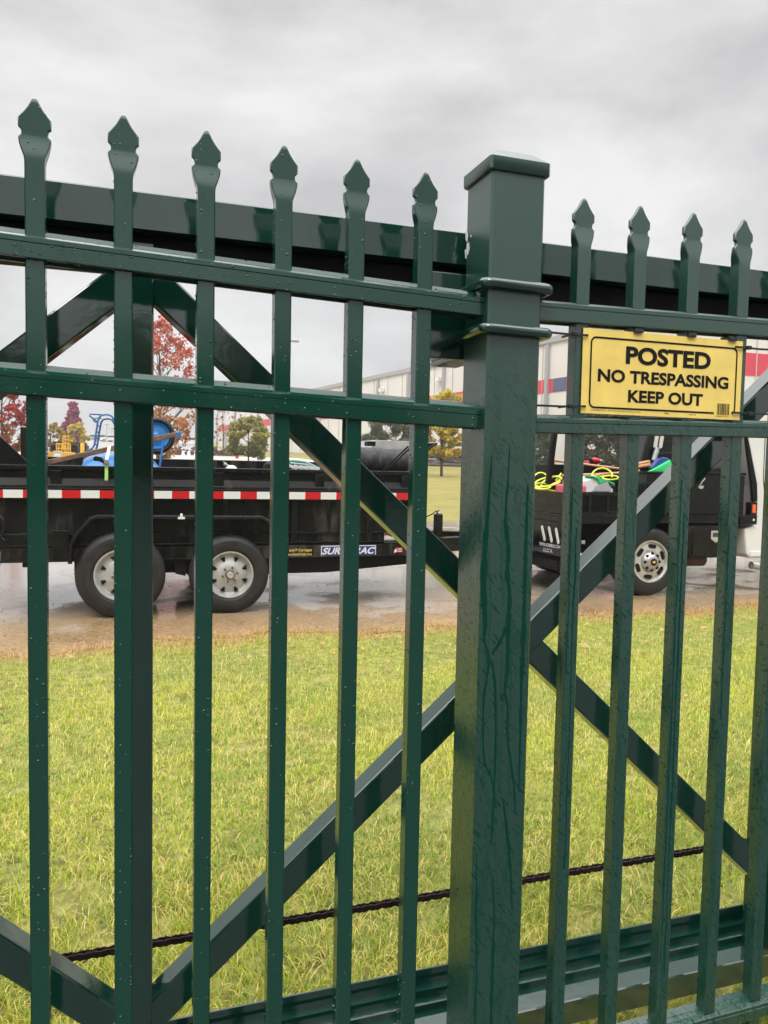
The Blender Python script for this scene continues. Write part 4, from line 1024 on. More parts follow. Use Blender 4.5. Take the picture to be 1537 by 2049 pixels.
# headboard box, side tool box, rack
z1_, z0_ = K(1330, 944).z, zdk+.01
xh0, xh1 = KX(1273), KX(1372)
obj('cargo_box', MB().box(xb1+.02, xh1, YK+.02, YK+.5, z0_, z1_-.02).box(xb1+.005, xh1, YK+.005, YK+.52, z1_-.018, z1_), M_BLACK, truck, bevel=.008)
xt0, xt1 = KX(1379), KX(1489)
tb = obj('side_tool_box', MB().box(xt0, xt1, YK+.012, YK+.6, z0_, K(1430, 951).z), M_BLACK, truck, bevel=.008)
obj('box_lid', MB().box(xt0-.01, xt1+.01, YK, YK+.61, K(1430, 950).z, K(1430, 945).z), M_BLACKDIRTY, tb, bevel=.008)
q = K(1402, 972, YK+.01)
obj('latch', MB().prism([(q.x-.035, q.z), (q.x+.035, q.z), (q.x+.028, q.z-.025), (q.x, q.z-.036), (q.x-.028, q.z-.025)], YK-.004, YK+.0115).tube([(q.x-.02, YK-.004, q.z), (q.x+.005, YK-.008, q.z+.045), (q.x+.045, YK-.006, q.z+.085)], .006, 6), M_ALU, tb)
YRk = YK + .22
rk = [(1284, 932), (1290, 905), (1299, 872), (1311, 838), (1352, 838), (1348, 850), (1345, 905), (1347, 945), (1286, 944)]
obj('headache_rack', MB().prism([(K(a_, b_, YRk).x, K(a_, b_, YRk).z) for a_, b_ in rk], YRk, YRk+.05), M_BLACK, truck, bevel=.006)
xr_ = KX(1468, YRk, 900)
mb = MB()
for i in range(6): mb.box(xr_-.03, xr_+.03, YRk+.08, YFAR-.1, z1_+.05+.09*i, z1_+.09+.09*i)
mb.box(xr_-.05, xr_+.05, YFAR-.16, YFAR-.1, z1_-.3, z1_+.62)
obj('rack_bars', mb, M_BLACKMATT, truck)
for dx_ in (0, 10.5):
    A, B = K(1315+dx_, 866, YRk), K(1310.5+dx_, 893, YRk); pts = []; r_ = .022; ax = (A-B).normalized(); side = Vector((ax.z, 0, -ax.x))
    for i in range(9): an = math.pi*i/8; pts.append(A + side*r_*math.cos(an) + ax*r_*math.sin(an))
    for i in range(9): an = math.pi*i/8; pts.append(B - side*r_*math.cos(an) - ax*r_*math.sin(an))
    obj('rack_lamp', MB().rings([[p + Vector((0, 0, 0)) for p in pts], [p + Vector((0, -.012, 0)) for p in pts]]), M_LENS, truck)
obj('rack_tube', MB().tube([K(1308, 922, YRk-.05), K(1316, 896, YRk-.05)], .03, 10), M_STEEL, truck, smooth=True)
obj('rack_bar', MB().tube([K(1306, 908, YRk-.02), K(1347, 907, YRk-.02)], .014, 8), M_BLACK, truck, smooth=True)
# front corner of the bed with lamp, orange marker, black cab trim post
obj('bed_corner', MB().box(KX(1480), KX(1513), YK-.02, YK+.1, K(1495, 1049).z, K(1495, 1031).z), M_BLACK, truck, bevel=.006)
q = K(1508, 1040, YK-.02); obj('corner_lamp', MB().box(q.x-.012, q.x+.012, YK-.026, YK-.0205, q.z-.012, q.z+.012), M_SILV, truck)
q = K(1507.5, 1018, YK-.02); obj('marker_lamp', MB().box(q.x-.022, q.x+.022, YK-.04, YK-.02, q.z-.048, q.z+.048), M_ORANGE, truck, bevel=.006)
obj('corner_post', MB().box(KX(1499), KX(1512.5), YK-.018, YK+.06, zdk, K(1505, 1005).z), M_BLACK, truck, bevel=.004)
# under-bed tool box, muffler, mud flap
ub = obj('under_box', MB().box(KX(1383, py=1080), KX(1476, py=1080), YK+.03, YK+.5, K(1420, 1117).z, K(1420, 1052).z), M_BLACKDIRTY, truck, bevel=.008)
obj('box_door', MB().box(KX(1390, py=1080), KX(1471, py=1080), YK+.018, YK+.029, K(1420, 1113).z, K(1420, 1057).z), M_BLACK, ub, bevel=.005)
a_, b_ = K(1423, 1062, YK+.015), K(1441, 1086, YK+.015)
obj('latch', MB().prism([(a_.x, a_.z), (b_.x, a_.z), (b_.x, a_.z-.095), ((a_.x+b_.x)/2, a_.z-.14), (a_.x, a_.z-.095)], YK+.004, YK+.0175), M_ALU, ub, bevel=.004)
obj('latch_pocket', MB().box(a_.x+.018, b_.x-.018, YK+.001, YK+.0038, a_.z-.07, a_.z-.022), M_MACH, ub)
obj('muffler', MB().tube([K(1365, 1122, YK+.4), K(1370, 1121, YK+.4), K(1405, 1121, YK+.4), K(1412, 1120, YK+.4)], [.03, .07, .07, .03], 14), M_RUST, truck, smooth=True)
obj('chassis', MB().box(XC+.3, KX(1700), 6.5, 6.6, zdk2-.24, zdk2-.02).box(XC+.3, KX(1700), 7.4, 7.5, zdk2-.24, zdk2-.02), M_BLACKMATT, truck)
obj('mud_flap', MB().box(KX(1236), KX(1236)+.015, YK+.05, YK+.6, .25, zdk2-.01), M_BLACKMATT, truck)
# wheel
def truck_wheel(px, full=True, X=None):
    c = K(px, 1131, YK); R = .385
    c = Vector((c.x if X is None else X, YK+.02, R+.006))
    tp = [(R*.60, .02), (R*.64, .0), (R*.78, -.010), (R*.90, .004), (R*.97, .024), (R, .05), (R, .22), (R*.97, .25), (R*.85, .27), (R*.6, .26)]
    w = obj('wheel', MB().lathe(tp, c, 'Y', 64, closed=True), M_RUB, truck, smooth=True)
    r = R*.615
    obj('rim', MB().lathe([(r, .012), (r*.985, .0), (r*.93, .002), (r*.89, .016), (r*.86, .028), (r*.80, .022), (r*.62, .012), (r*.50, .016), (r*.46, .026), (.03, .026)], c, 'Y', 56, caps=(False, True)), M_ALU, w, smooth=True)
    mb = MB()
    for i in range(6):
        a = 2*math.pi*i/6 + .4; ra = r*.715; L_, Hh = .046, .020; pts = []
        for (s0_, cs) in ((1, 0), (-1, math.pi)):
            for j in range(7):
                an = -math.pi/2 + math.pi*j/6 + cs
                s_ = s0_*(L_-Hh*1.0) + Hh*1.3*math.cos(an); r_ = Hh*1.15*math.sin(an)
                rad = ra + r_
                pts.append((c.x + math.cos(a)*rad - math.sin(a)*s_, c.z + math.sin(a)*rad + math.cos(a)*s_))
        obj('vent_hole', MB().prism(pts, c.y+.0105, c.y+.030), M_BLACKMATT, w)
    cap = obj('hub_cap', MB().lathe([(r*.47, .024), (r*.47, .006), (r*.43, -.012), (r*.30, -.035), (r*.24, -.045), (.004, -.047)], c, 'Y', 40), M_STEEL, w, smooth=True)
    mb = MB()
    for i in range(8):
        a = 2*math.pi*i/8; pts = []
        for s_, r_ in ((-.012, -.016), (.012, -.016), (.016, .014), (0, .022), (-.016, .014)):
            rad = r*.365 + r_; pts.append((c.x + math.cos(a)*rad - math.sin(a)*s_, c.z + math.sin(a)*rad + math.cos(a)*s_))
        mb.prism(pts, c.y-.0285, c.y-.010)
    mb.lathe([(r*.17, -.0475), (r*.17, -.050), (.004, -.051)], c, 'Y', 20)
    obj('cap_recess', mb, M_BLACKMATT, w)
    # small gold cross emblem
    e = .018
    mb = MB().prism([(c.x-e*1.3, c.z-.004), (c.x+e*1.1, c.z-.004), (c.x+e*1.3, c.z+.006), (c.x-e*1.1, c.z+.006)], c.y-.0535, c.y-.0515)
    mb.prism([(c.x-.007, c.z-.016), (c.x+.005, c.z-.016), (c.x+.007, c.z+.018), (c.x-.005, c.z+.018)], c.y-.0555, c.y-.0537)
    obj('emblem', mb, M_DYEL, w)
truck_wheel(1305)
obj('wheel', MB().lathe([(.2, 0), (.36, 0), (.385, .04), (.385, .22), (.36, .26), (.2, .26)], (K(1305, 1131).x, YFAR-.3, .391), 'Y', 40), M_RUB, truck, smooth=True)
obj('axle', MB().lathe([(.06, 0), (.06, 1.9)], (K(1305, 1131).x, YK+.2, .391), 'Y', 12), M_BLACKMATT, truck)
# cab
cx0 = KX(1494, YK+.05, 1000)
cabz0, cabz1 = K(1515, 1117).z, K(1515, 1000).z+.98
def ck(px, py): q = K(px, py, YK+.03); return (q.x, q.z)
tri = [ck(1488, 1052), ck(1492, 1112), ck(1500, 1117)]
side_poly = [ck(1500, 1117), ck(1493, 1108), ck(1489, 1058), ck(1512, 1050), ck(1513, 972), ck(1501, 905), ck(1489, 855), ck(1484, 800)]
xF = cx0 + 2.1
zr = ck(1484, 800)[1]
side_poly += [(cx0+.05, zr+.10), (cx0+.5, zr+.16), (cx0+1.55, zr+.10), (xF+.45, ck(1500, 960)[1]+.02), (xF+1.75, ck(1500, 975)[1]), (xF+1.85, ck(1500, 1117)[1]+.1), (xF+1.5, ck(1500, 1117)[1]), (xF+.55, ck(1500, 1117)[1])]
cab = obj('cab', MB().prism(side_poly, YK+.02, YFAR-.1), M_WHITEP, truck, bevel=.02)
tp_ = [ck(1486, 850), ck(1492, 905), ck(1500, 965), ck(1503, 1004), ck(1512, 1003), ck(1511, 968), ck(1499, 905), ck(1489.5, 858)]
obj('rear_panel', MB().box(ck(1484, 870)[0]-.05, ck(1484, 870)[0]-.012, YK+.12, YFAR-.16, zdk+.3, zr+.06), M_GLASS, cab)
obj('cab_trim', MB().prism(tp_, YK-.004, YK+.035), M_BLACKMATT, cab, bevel=.006)
zl = ck(1515, 1108)[1]
obj('rocker_panel', MB().box(cx0+.06, cx0+2.2, YK+.005, YK+.019, ck(1515, 1113)[1], ck(1515, 1103)[1]), M_WHITEP, cab, bevel=.006)
obj('door_seam', MB().tube([(ck(1513+.4*0, 850)[0]+.13, YK+.018, ck(1513, 850)[1]), (ck(1526, 960)[0], YK+.018, ck(1526, 960)[1]), (ck(1530, 1000)[0], YK+.018, ck(1530, 1000)[1]), (ck(1529, 1105)[0], YK+.018, ck(1529, 1105)[1])], .005, 6), M_BLACKMATT, cab)
obj('door_glass', MB().prism([(cx0+.35, zr-.5), (cx0+.30, zr-.02), (cx0+1.3, zr-.02), (xF+.1, zr-.5)], YK+.012, YK+.0195), M_GLASS, cab)
obj('step_bar', MB().tube([K(1503, 1131, YK-.02), K(1600, 1139, YK-.02), (cx0+1.9, YK-.02, K(1503, 1131, YK-.02).z)], .045, 12), M_STEEL, truck, smooth=True)
truck_wheel(0, X=xF+1.0)

# ------------------------------------------------------------------ load on the truck
def loop(px, py, rx, ry, Y, n=26, a0=0, a1=2*math.pi, tilt=0.0, dy=.3):
    pts = []
    for i in range(n+1):
        a = a0 + (a1-a0)*i/n; q = K(px + rx*math.cos(a), py - ry*math.sin(a) + tilt*math.cos(a), Y + dy*math.sin(a)*.4); pts.append(q)
    return pts
zl0 = zdk + .01
tag(obj('garden_hose', MB().tube(loop(1082, 966, 17, 20, 6.9, a0=.1, a1=3.3), .0105, 8).tube(loop(1097, 964, 27, 9, 6.5, a1=5.8, tilt=-5), .0105, 8).tube(loop(1103, 963, 20, 7, 6.6, a0=.6, a1=6.2, tilt=-7), .0105, 8).tube(loop(1084, 973, 18, 6, 6.4), .0105, 8)
    .tube([K(1112, 962, 6.6), K(1118, 955, 6.6), K(1123, 947, 6.62)], .0105, 8).tube(loop(1205, 952, 20, 15, 6.8, a0=-.2, a1=3.4), .0105, 8).tube([K(1185, 957, 6.8), K(1200, 954, 6.85), K(1225, 951, 6.9), K(1238, 945, 6.9)], .0105, 8).tube(loop(1222, 956, 16, 4, 6.7), .0105, 8)
    .tube([K(1070, 975, 6.4), K(1120, 985, 6.4), K(1150, 980, 6.5), K(1190, 975, 6.7), K(1200, 958, 6.8)], .0105, 8), M_HOSE, smooth=True, loc=tuple(K(1150, 985, 6.6))),
    'bright yellow garden hose coiled loosely on the truck bed', 'hose')
def handle_tool(name, label, a, b, Y0, Y1, r, m, head=None):
    A, B = K(*a, Y0), K(*b, Y1); o = thing(name, tuple((A+B)/2), label, 'tool', 'wooden handled tools on the truck')
    obj('shaft', MB().tube([A, A.lerp(B, .5)+Vector((0, 0, -.004)), B], r, 10), m, o, smooth=True)
    if head == 'blade':
        d = (B-A).normalized(); q = B + d*.22
        mb = MB().rings([[B+Vector((0, -.03, .02)), B+Vector((0, .03, .02)), B+Vector((0, .03, -.02)), B+Vector((0, -.03, -.02))], [B+d*.08+Vector((0, -.11, .012)), B+d*.08+Vector((0, .11, .012)), B+d*.08+Vector((0, .11, -.008)), B+d*.08+Vector((0, -.11, -.008))], [q+Vector((0, -.10, .0)), q+Vector((0, .10, .0)), q+Vector((0, .10, -.008)), q+Vector((0, -.10, -.008))]])
        obj('blade', mb, M_MACH, o, smooth=True)
    else:
        obj('grip', MB().tube([A, A+(B-A).normalized()*.12], r*1.25, 10), m, o, smooth=True)
handle_tool('shovel', 'long brown tool handle lying above the others on the truck load', (1111, 921.5), (1300, 945), 7.5, 7.1, .017, M_HANDLE, 'blade')
handle_tool('rake', 'straight tan tool handle lying across the yellow hose', (1125, 952), (1262, 945.5), 6.9, 6.9, .018, M_HANDLE, 'blade')
handle_tool('broom', 'short orange tool handle low behind the white bag', (1150, 956), (1200, 951), 6.75, 6.8, .014, M_HANDLE)
handle_tool('pick', 'upper orange handle end poking out left of the green scoop', (1300, 924), (1240, 937), 6.0, 6.3, .018, M_HANDLE)
handle_tool('mallet', 'lower orange handle end poking out left of the green scoop', (1301.5, 930), (1245, 940), 5.98, 6.25, .016, M_HANDLE)
fb = K(1215, 930, 7.55)
tag(obj('far_locker', MB().box(KX(1100, 7.5, 940), KX(1262, 7.5, 940), 7.5, 7.9, zl0, K(1200, 931, 7.5).z), M_BLACKDIRTY, bevel=.01, loc=(KX(1180, 7.5, 940), 7.7, zl0)), 'long low black locker along the far side of the truck bed', 'locker')
dr = thing('cordless_drill', tuple(K(1190, 930, 7.6)), 'red and black cordless drill lying on the black locker', 'drill')
zd = K(1190, 931, 7.5).z
A, B, C_ = K(1170, 921, 7.6), K(1186, 921, 7.6), K(1199, 923, 7.6)
obj('battery', MB().box(A.x-.05, B.x-.02, 7.56, 7.66, zd, A.z+.022), M_BLACKMATT, dr, bevel=.008)
obj('battery_label', MB().box(A.x-.035, A.x+.04, 7.553, 7.559, zd+.016, A.z+.002), M_PINK, dr)
obj('motor', MB().tube([B+Vector((-.02, 0, 0)), B+Vector((.02, 0, 0)), C_], [.03, .038, .034], 14), M_RED, dr, smooth=True)
obj('chuck', MB().tube([C_, C_+Vector((.02, 0, 0)), K(1209, 924, 7.6)], [.028, .03, .014], 14), M_STEEL, dr, smooth=True)
# bags
bag = thing('mix_bag', tuple(K(1200, 985, 6.3)), 'crumpled white and green paper bag slumped on the truck bed', 'bag')
def blob(poly, Y, th, n=3):
    pts = [K(a_, b_, Y) for a_, b_ in poly]; c = sum(pts, Vector())/len(pts); rr = []
    for f, d in ((.75, 0), (1, th*.3), (1, th*.7), (.75, th)):
        rr.append([c + (p-c)*f + Vector((0, d, 0)) for p in pts])
    return MB().rings(rr)
obj('paper', blob([(1160, 961), (1175, 957), (1192, 954), (1200, 962), (1216, 962), (1236, 982), (1236, 990), (1160, 990)], 6.25, .45), M_BAG, bag, smooth=True)
obj('print_panel', MB().prism([(K(a_, b_, 6.24).x, K(a_, b_, 6.24).z) for a_, b_ in ((1190, 973), (1214, 963), (1222, 983), (1185, 983))], 6.22, 6.262), M_BAGG, bag)
obj('green_flap', blob([(1183, 951), (1196, 952), (1204, 956), (1237, 968), (1237, 974), (1217, 963), (1199, 970), (1197, 960), (1188, 955)], 6.22, .2), M_GREENP, bag, smooth=True)
jug = thing('fuel_jug', tuple(K(1148, 985, 6.2)), 'pinkish red plastic jug beside the white bag', 'jug')
a_, b_ = K(1134, 984, 6.15), K(1175, 970, 6.15)
obj('body', MB().box(a_.x, b_.x, 6.15, 6.4, zl0, b_.z), M_PINK, jug, bevel=.025)
obj('neck', MB().lathe([(.03, 0), (.03, .05), (.034, .05), (.034, .075)], (a_.x+.1, 6.27, b_.z-.01), 'Z', 14), M_PINK, jug, smooth=True)
scp = thing('plastic_scoop', tuple(K(1325, 944, 5.97)), 'bright green and blue plastic scoop standing on the black box', 'scoop')
obj('green_face', blob([(1300, 943), (1318, 934), (1343, 920), (1346, 926), (1346, 946), (1302, 946)], 5.94, .05), M_GREENP, scp, smooth=True)
obj('blue_back', blob([(1303, 938), (1308, 928), (1318, 918), (1330, 914.5), (1340, 917), (1345, 921), (1320, 934)], 6.0, .06), M_NAVY, scp, smooth=True)

# ------------------------------------------------------------------ trees and shrubs
def leaf_cloud(name, centers, sizes, n_each, leaf, pal, parent, spread=1.0, seed=0, droop=0.0, elong=1.0):
    r = np.random.default_rng(seed); off = root_loc(parent) if parent else Vector((0,0,0)); V = []; Cc = []
    for c, s in zip(centers, sizes):
        n = n_each
        d = r.normal(0, 1, (n, 3)); d /= np.linalg.norm(d, axis=1)[:,None]; rad = s*r.random(n)**.5
        p = np.array(c)[None] + d*rad[:,None]*np.array([1, 1, .8])*spread
        a = r.normal(0, 1, (n, 3)); a[:,2] -= droop; a /= np.linalg.norm(a, axis=1)[:,None]
        b = np.cross(a, r.normal(0, 1, (n, 3))); b /= np.linalg.norm(b, axis=1)[:,None]
        L_ = leaf*r.uniform(.6, 1.3, n)[:,None]; Wd = L_*.5/elong
        V.append(np.stack([p-a*L_*.5*elong, p+b*Wd, p+a*L_*.5*elong, p-b*Wd], 1))
        ci = r.integers(0, len(pal), n); base = np.array(pal)[ci]; cl = base*r.uniform(.75, 1.25, (n, 1))*(.85+.3*r.random())
        Cc.append(np.repeat(cl[:,None,:], 4, 1))
    V = np.concatenate(V); Cc = np.concatenate(Cc); n = len(V)
    V = V - np.array(off)[None, None]
    me = bpy.data.meshes.new(name); me.vertices.add(n*4); me.vertices.foreach_set('co', V.reshape(-1))
    me.loops.add(n*4); me.loops.foreach_set('vertex_index', np.arange(n*4, dtype=np.int32))
    me.polygons.add(n); me.polygons.foreach_set('loop_start', (np.arange(n)*4).astype(np.int32)); me.update(calc_edges=True)
    ca = me.color_attributes.new('col', 'FLOAT_COLOR', 'POINT'); cc = np.ones((n, 4, 4)); cc[:,:,:3] = Cc; ca.data.foreach_set('color', cc.reshape(-1).astype(np.float32))
    me.materials.append(M_LEAF); o = bpy.data.objects.new(name, me); COL.objects.link(o)
    if parent: o.parent = parent
    return o
def tree(name, label, px, Y, top_py, half_px, pal, clear=.28, shape='round', n_limb=26, n_leaf=70, leaf=.13, seed=1, sub=3, clus=.16, cat='tree', group=None, palf=None, droop=0.0, elong=1.0, trunk_r=None):
    rt = random.Random(seed)
    b = P(px, 930, Y); base = Vector((b.x, Y, ground(Y)))
    topz = P(px, top_py, Y).z; H = topz - base.z
    hw = (P(px+half_px, 900, Y) - P(px-half_px, 900, Y)).length/2
    t = thing(name, tuple(base), label, cat, group)
    tr0 = trunk_r or H*.016
    mb = MB(); cents = []; sizes = []; heights = []
    tp = [base + Vector((rt.uniform(-.02, .02)*H*f, rt.uniform(-.02, .02)*H*f, H*f*.93)) for f in (0, .15, .3, .5, .7, .9, 1)]
    mb.tube(tp, [tr0*1.3, tr0, tr0*.9, tr0*.7, tr0*.45, tr0*.2, tr0*.05], 8)
    def prof(f):      # crown half width at relative height f within the crown
        if shape == 'cone': return max(.05, (1-f)**.85)*(1.0 if f > .06 else .6)
        if shape == 'oval': return math.sin(math.pi*min(max(f*.92+.06, 0), 1))**.7
        return math.sin(math.pi*min(max(f*.88+.1, 0), 1))**.55
    for i in range(n_limb):
        f = (i+rt.random())/n_limb; zz = clear*H + f*(1-clear)*H
        az = i*2.399 + rt.uniform(-.4, .4); w = hw*prof(f)*rt.uniform(.7, 1.05)
        up = (.30 if shape != 'cone' else .05)*w
        f0 = max(clear*.75, (zz - up*1.4 - .1*H*(shape != 'cone'))/H)
        st = base + Vector((0, 0, min(f0, .92)*H)); en = base + Vector((math.cos(az)*w, math.sin(az)*w, zz + rt.uniform(-.04, .04)*H))
        mid = st.lerp(en, .55) + Vector((0, 0, -.06*w if shape != 'cone' else .03*w))
        lr = tr0*.42*(1-f*.6); mb.tube([st, mid, en], [lr, lr*.6, lr*.15], 5)
        for s_ in range(sub):
            q = st.lerp(en, .45 + .55*(s_+1)/sub) if s_ else en
            q = q + Vector((rt.uniform(-1, 1), rt.uniform(-1, 1), rt.uniform(-.7, .7)))*hw*.13
            cents.append(tuple(q)); sizes.append(hw*clus*rt.uniform(.7, 1.4)); heights.append((q.z-base.z)/H)
            mb.tube([mid, (mid+q)/2 + Vector((0, 0, .03*w)), q], [lr*.4, lr*.22, lr*.08], 4)
    obj('trunk', mb, M_BARK, t, smooth=True, fix=False)
    if n_leaf:
        if palf:
            # lower and upper foliage of different colour: two crown meshes
            lo = [i for i, h in enumerate(heights) if h < palf[0]]; hi = [i for i in range(len(heights)) if i not in set(lo)]
            leaf_cloud('crown', [cents[i] for i in hi], [sizes[i] for i in hi], n_leaf, leaf, pal, t, seed=seed, droop=droop, elong=elong)
            leaf_cloud('crown', [cents[i] for i in lo], [sizes[i] for i in lo], n_leaf, leaf, palf[1], t, seed=seed+50, droop=droop, elong=elong)
        else: leaf_cloud('crown', cents, sizes, n_leaf, leaf, pal, t, seed=seed, droop=droop, elong=elong)
    return t
REDS = [(.42,.025,.03), (.50,.05,.045), (.34,.025,.03), (.46,.09,.045)]
ORG = [(.58,.20,.04), (.48,.15,.04), (.42,.21,.045), (.66,.28,.05), (.32,.16,.04)]
CORAL = [(.58,.09,.05), (.50,.06,.045), (.58,.17,.065), (.38,.13,.05)]
MAG = [(.40,.06,.13), (.48,.10,.17), (.32,.05,.10)]
YEL = [(.70,.50,.04), (.78,.58,.06), (.56,.46,.05), (.38,.38,.05)]
YGR = [(.30,.27,.04), (.22,.24,.05), (.40,.32,.04), (.16,.20,.04)]
OLV = [(.34,.32,.06), (.24,.25,.05), (.50,.36,.07), (.18,.20,.04)]
EVG = [(.08,.11,.045), (.10,.13,.05), (.05,.08,.03), (.14,.15,.07)]
HED = [(.05,.055,.018), (.07,.065,.02), (.035,.04,.015), (.10,.085,.03)]
tree('maple_tree', 'crimson maple at the left edge behind the trailer tail', 6, 45, 742, 62, REDS, .18, 'round', 34, 50, .16, 3, palf=(.42, [(.36,.10,.04), (.30,.09,.04), (.40,.16,.05)]))
tree('maple_tree', 'tall coral and orange maple behind the gate upright and wheelbarrow', 318, 50, 642, 84, CORAL, .10, 'oval', 46, 44, .17, 8, palf=(.50, ORG))
tree('maple_tree', 'narrow magenta maple standing beyond the yellow barriers', 146, 110, 806, 27, MAG, .15, 'cone', 30, 55, .34, 12, clus=.2)
tree('ash_tree', 'small yellow tree in front of the magenta maple', 154, 92, 849, 23, YEL, .12, 'round', 22, 60, .24, 14)
tree('ash_tree', 'low yellow green tree left of the magenta maple', 106, 90, 850, 24, [(.42,.34,.04), (.5,.3,.03), (.3,.28,.05)], .1, 'round', 22, 60, .24, 15)
tree('sapling_tree', 'thin nearly bare sapling left of the round green tree', 446, 84, 793, 16, [(.35,.2,.08), (.4,.28,.1)], .3, 'oval', 18, 4, .16, 17, sub=2, trunk_r=.07)
tree('sapling_tree', 'thin sapling with a few orange leaves beside the brown bushes', 434, 88, 802, 14, [(.55,.24,.05), (.5,.3,.1)], .25, 'oval', 14, 16, .18, 18, sub=2, trunk_r=.05)
tree('crab_apple', 'round olive green tree on the pale kerb before the warehouse', 497, 60, 838, 45, OLV, .20, 'round', 46, 95, .15, 21, palf=(.45, [(.20,.23,.04), (.30,.28,.05), (.14,.17,.03)]))
tree('sapling_tree', 'thin brown sapling rising behind the round olive tree', 470, 80, 795, 14, [(.35,.2,.08), (.4,.28,.1)], .3, 'oval', 14, 10, .16, 27, sub=2, trunk_r=.05)
tree('pine_tree', 'dark bushy pine behind the rolled trailer tarp', 782, 56, 833, 52, EVG, .06, 'round', 46, 90, .20, 22, elong=2.2)
tree('linden_tree', 'golden yellow tree on the far lawn left of the post', 884, 43, 788, 45, YEL, .24, 'round', 46, 70, .17, 24, clus=.16, palf=(.58, [(.80,.52,.03), (.55,.44,.04), (.30,.32,.04)]))
tree('pine_tree', 'grey green pine just right of the thick post', 1080, 50, 838, 30, EVG, .05, 'cone', 40, 70, .20, 25, elong=2.0, clus=.2)
tree('hedge_tree', 'wide dark olive tree behind the truck load', 1205, 40, 800, 62, HED, .04, 'round', 60, 100, .16, 26, clus=.2)
tree('hedge_tree', 'dark olive tree behind the truck headboard', 1318, 40, 805, 60, HED, .04, 'round', 55, 100, .16, 29, clus=.2)
def bush(label, px, Y, top, half, pal, seed, leaf=.1):
    rt = random.Random(seed); b = P(px, 930, Y); base = Vector((b.x, Y, ground(Y))); H = max(P(px, top, Y).z - base.z, .5)
    hw = (P(px+half, 900, Y) - P(px-half, 900, Y)).length/2
    t = thing('bush', tuple(base), label, 'bush', 'bushes along the far lot'); c = []; mb = MB()
    for i in range(40):
        a = rt.uniform(0, 6.28); r = hw*math.sqrt(rt.random()); z = H*rt.uniform(.1, .85)*math.sqrt(max(.05, 1-(r/hw)**2))
        q = base + Vector((math.cos(a)*r, math.sin(a)*r, z)); c.append(tuple(q)); mb.tube([base, (base+q)/2, q], [.02, .012, .004], 4)
    obj('stem', mb, M_BARK, t, fix=False); leaf_cloud('foliage', c, [hw*.22]*40, 60, leaf, pal, t, seed=seed)
BRN = [(.20,.11,.10), (.26,.14,.12), (.16,.10,.09), (.28,.18,.13)]
bush('brown bush beside the wheelbarrow wheel, left of the white markers', 356, 82, 890, 16, BRN, 31)
bush('brown bush right behind the white markers', 386, 83, 892, 15, BRN, 32)
bush('brown bush left of the thin bare sapling', 428, 82, 892, 14, BRN, 33)
bush('brown bush between the bare sapling and the red hydrant', 456, 82, 893, 18, BRN, 34)
bush('low dark bush against the warehouse right of the round tree', 527, 112, 898, 9, BRN, 35, .2)
# timber stacked beyond the yellow tree
tm = MB(); rt = random.Random(4)
xa, xb_ = P(828, 920, 62).x, P(985, 920, 62).x
for lv in range(5):
    x = xa - .5
    while x < xb_:
        L_ = rt.uniform(1.6, 3.2); r = rt.uniform(.09, .14); z = ground(62) + .12 + lv*.22 + rt.uniform(-.02, .03)
        tm.tube([(x, 62+rt.uniform(-.2, .2), z), (x+L_, 62+rt.uniform(-.2, .2), z+rt.uniform(-.05, .05))], r, 8); x += L_+.05
tag(obj('timber_stack', tm, M_LOG, smooth=True, loc=((xa+xb_)/2, 62, ground(62))), 'long low stack of grey timber behind the golden yellow tree', 'timber stack')

# woodland placed unseen behind the camera, for the dark band the wet paint mirrors
wc_, ws_ = [], []; rt = random.Random(77)
for i in range(420):
    x = rt.uniform(-60, 11.5); hgt = 6.2 + .8*math.sin(x*.5) + .6*math.sin(x*1.3+2)
    wc_.append((x, -27 + rt.uniform(-2, 2), rt.uniform(.4, hgt - 1.0))); ws_.append(1.5)
_wl = leaf_cloud('unseen_woodland', wc_, ws_, 60, .75, EVG, None, seed=5)
tag(_wl, kind='stuff')

# ------------------------------------------------------------------ warehouse
C0 = Vector((34.2, 36.0, 0)); WD = Vector((-.145, .989, 0)).normalized(); WN = Vector((-WD.y, WD.x, 0))   # side wall runs away from the corner
zR, zS1, zS0 = ZC + 9.9, ZC + 7.09, ZC + 6.02
wh = thing('warehouse', (C0.x, C0.y, ground(36)), 'long pale warehouse with a red stripe and grey downspouts', 'building')
LN = 118.0
def wbox(mb, s0, s1, n0, n1, z0, z1):   # s along wall, n outwards (towards the camera side)
    a, b = C0 + WD*s0, C0 + WD*s1
    return mb.quadbox([tuple(p + WN*n + Vector((0, 0, z))) for z in (z0, z1) for p, n in ((a, n0), (b, n0), (b, n1), (a, n1))])
def along(px, py=800):
    q = PP(px, py, C0, WN); return (q - C0).dot(WD)
obj('wall', wbox(MB(), 0, LN, -30, 0, -2, zR), M_WALL, wh)
obj('red_stripe', wbox(MB(), 0.05, LN, .004, .03, zS0, zS1), M_STRIPE, wh)
obj('roof_coping', wbox(MB(), -.1, LN, -.6, .16, zR+.003, zR+.45), M_TRIM, wh)
mb = MB(); mb2 = MB(); sp_ = sorted(along(p) for p in (1095.6, 889, 817.9, 757.8))
step = (sp_[-1] - sp_[0])/3
s = sp_[0] - step*2
spouts = []
while s < LN:
    if s > 1: spouts.append(s)
    s += step if False else 13.6
spouts = [v for v in spouts if all(abs(v-q) > 6 for q in sp_)] + sp_
for s in spouts: obj('downspout', wbox(MB(), s-.16, s+.16, .04, .26, 0, zR-.1), M_TRIM, wh)
s = 1.0
while s < LN: wbox(mb2, s-.03, s+.03, .0315, .05, ground(36+s)-.5, zR-.01); s += 3.4
obj('panel_seam', mb2, mat('seam', (.45, .42, .40), .6), wh)
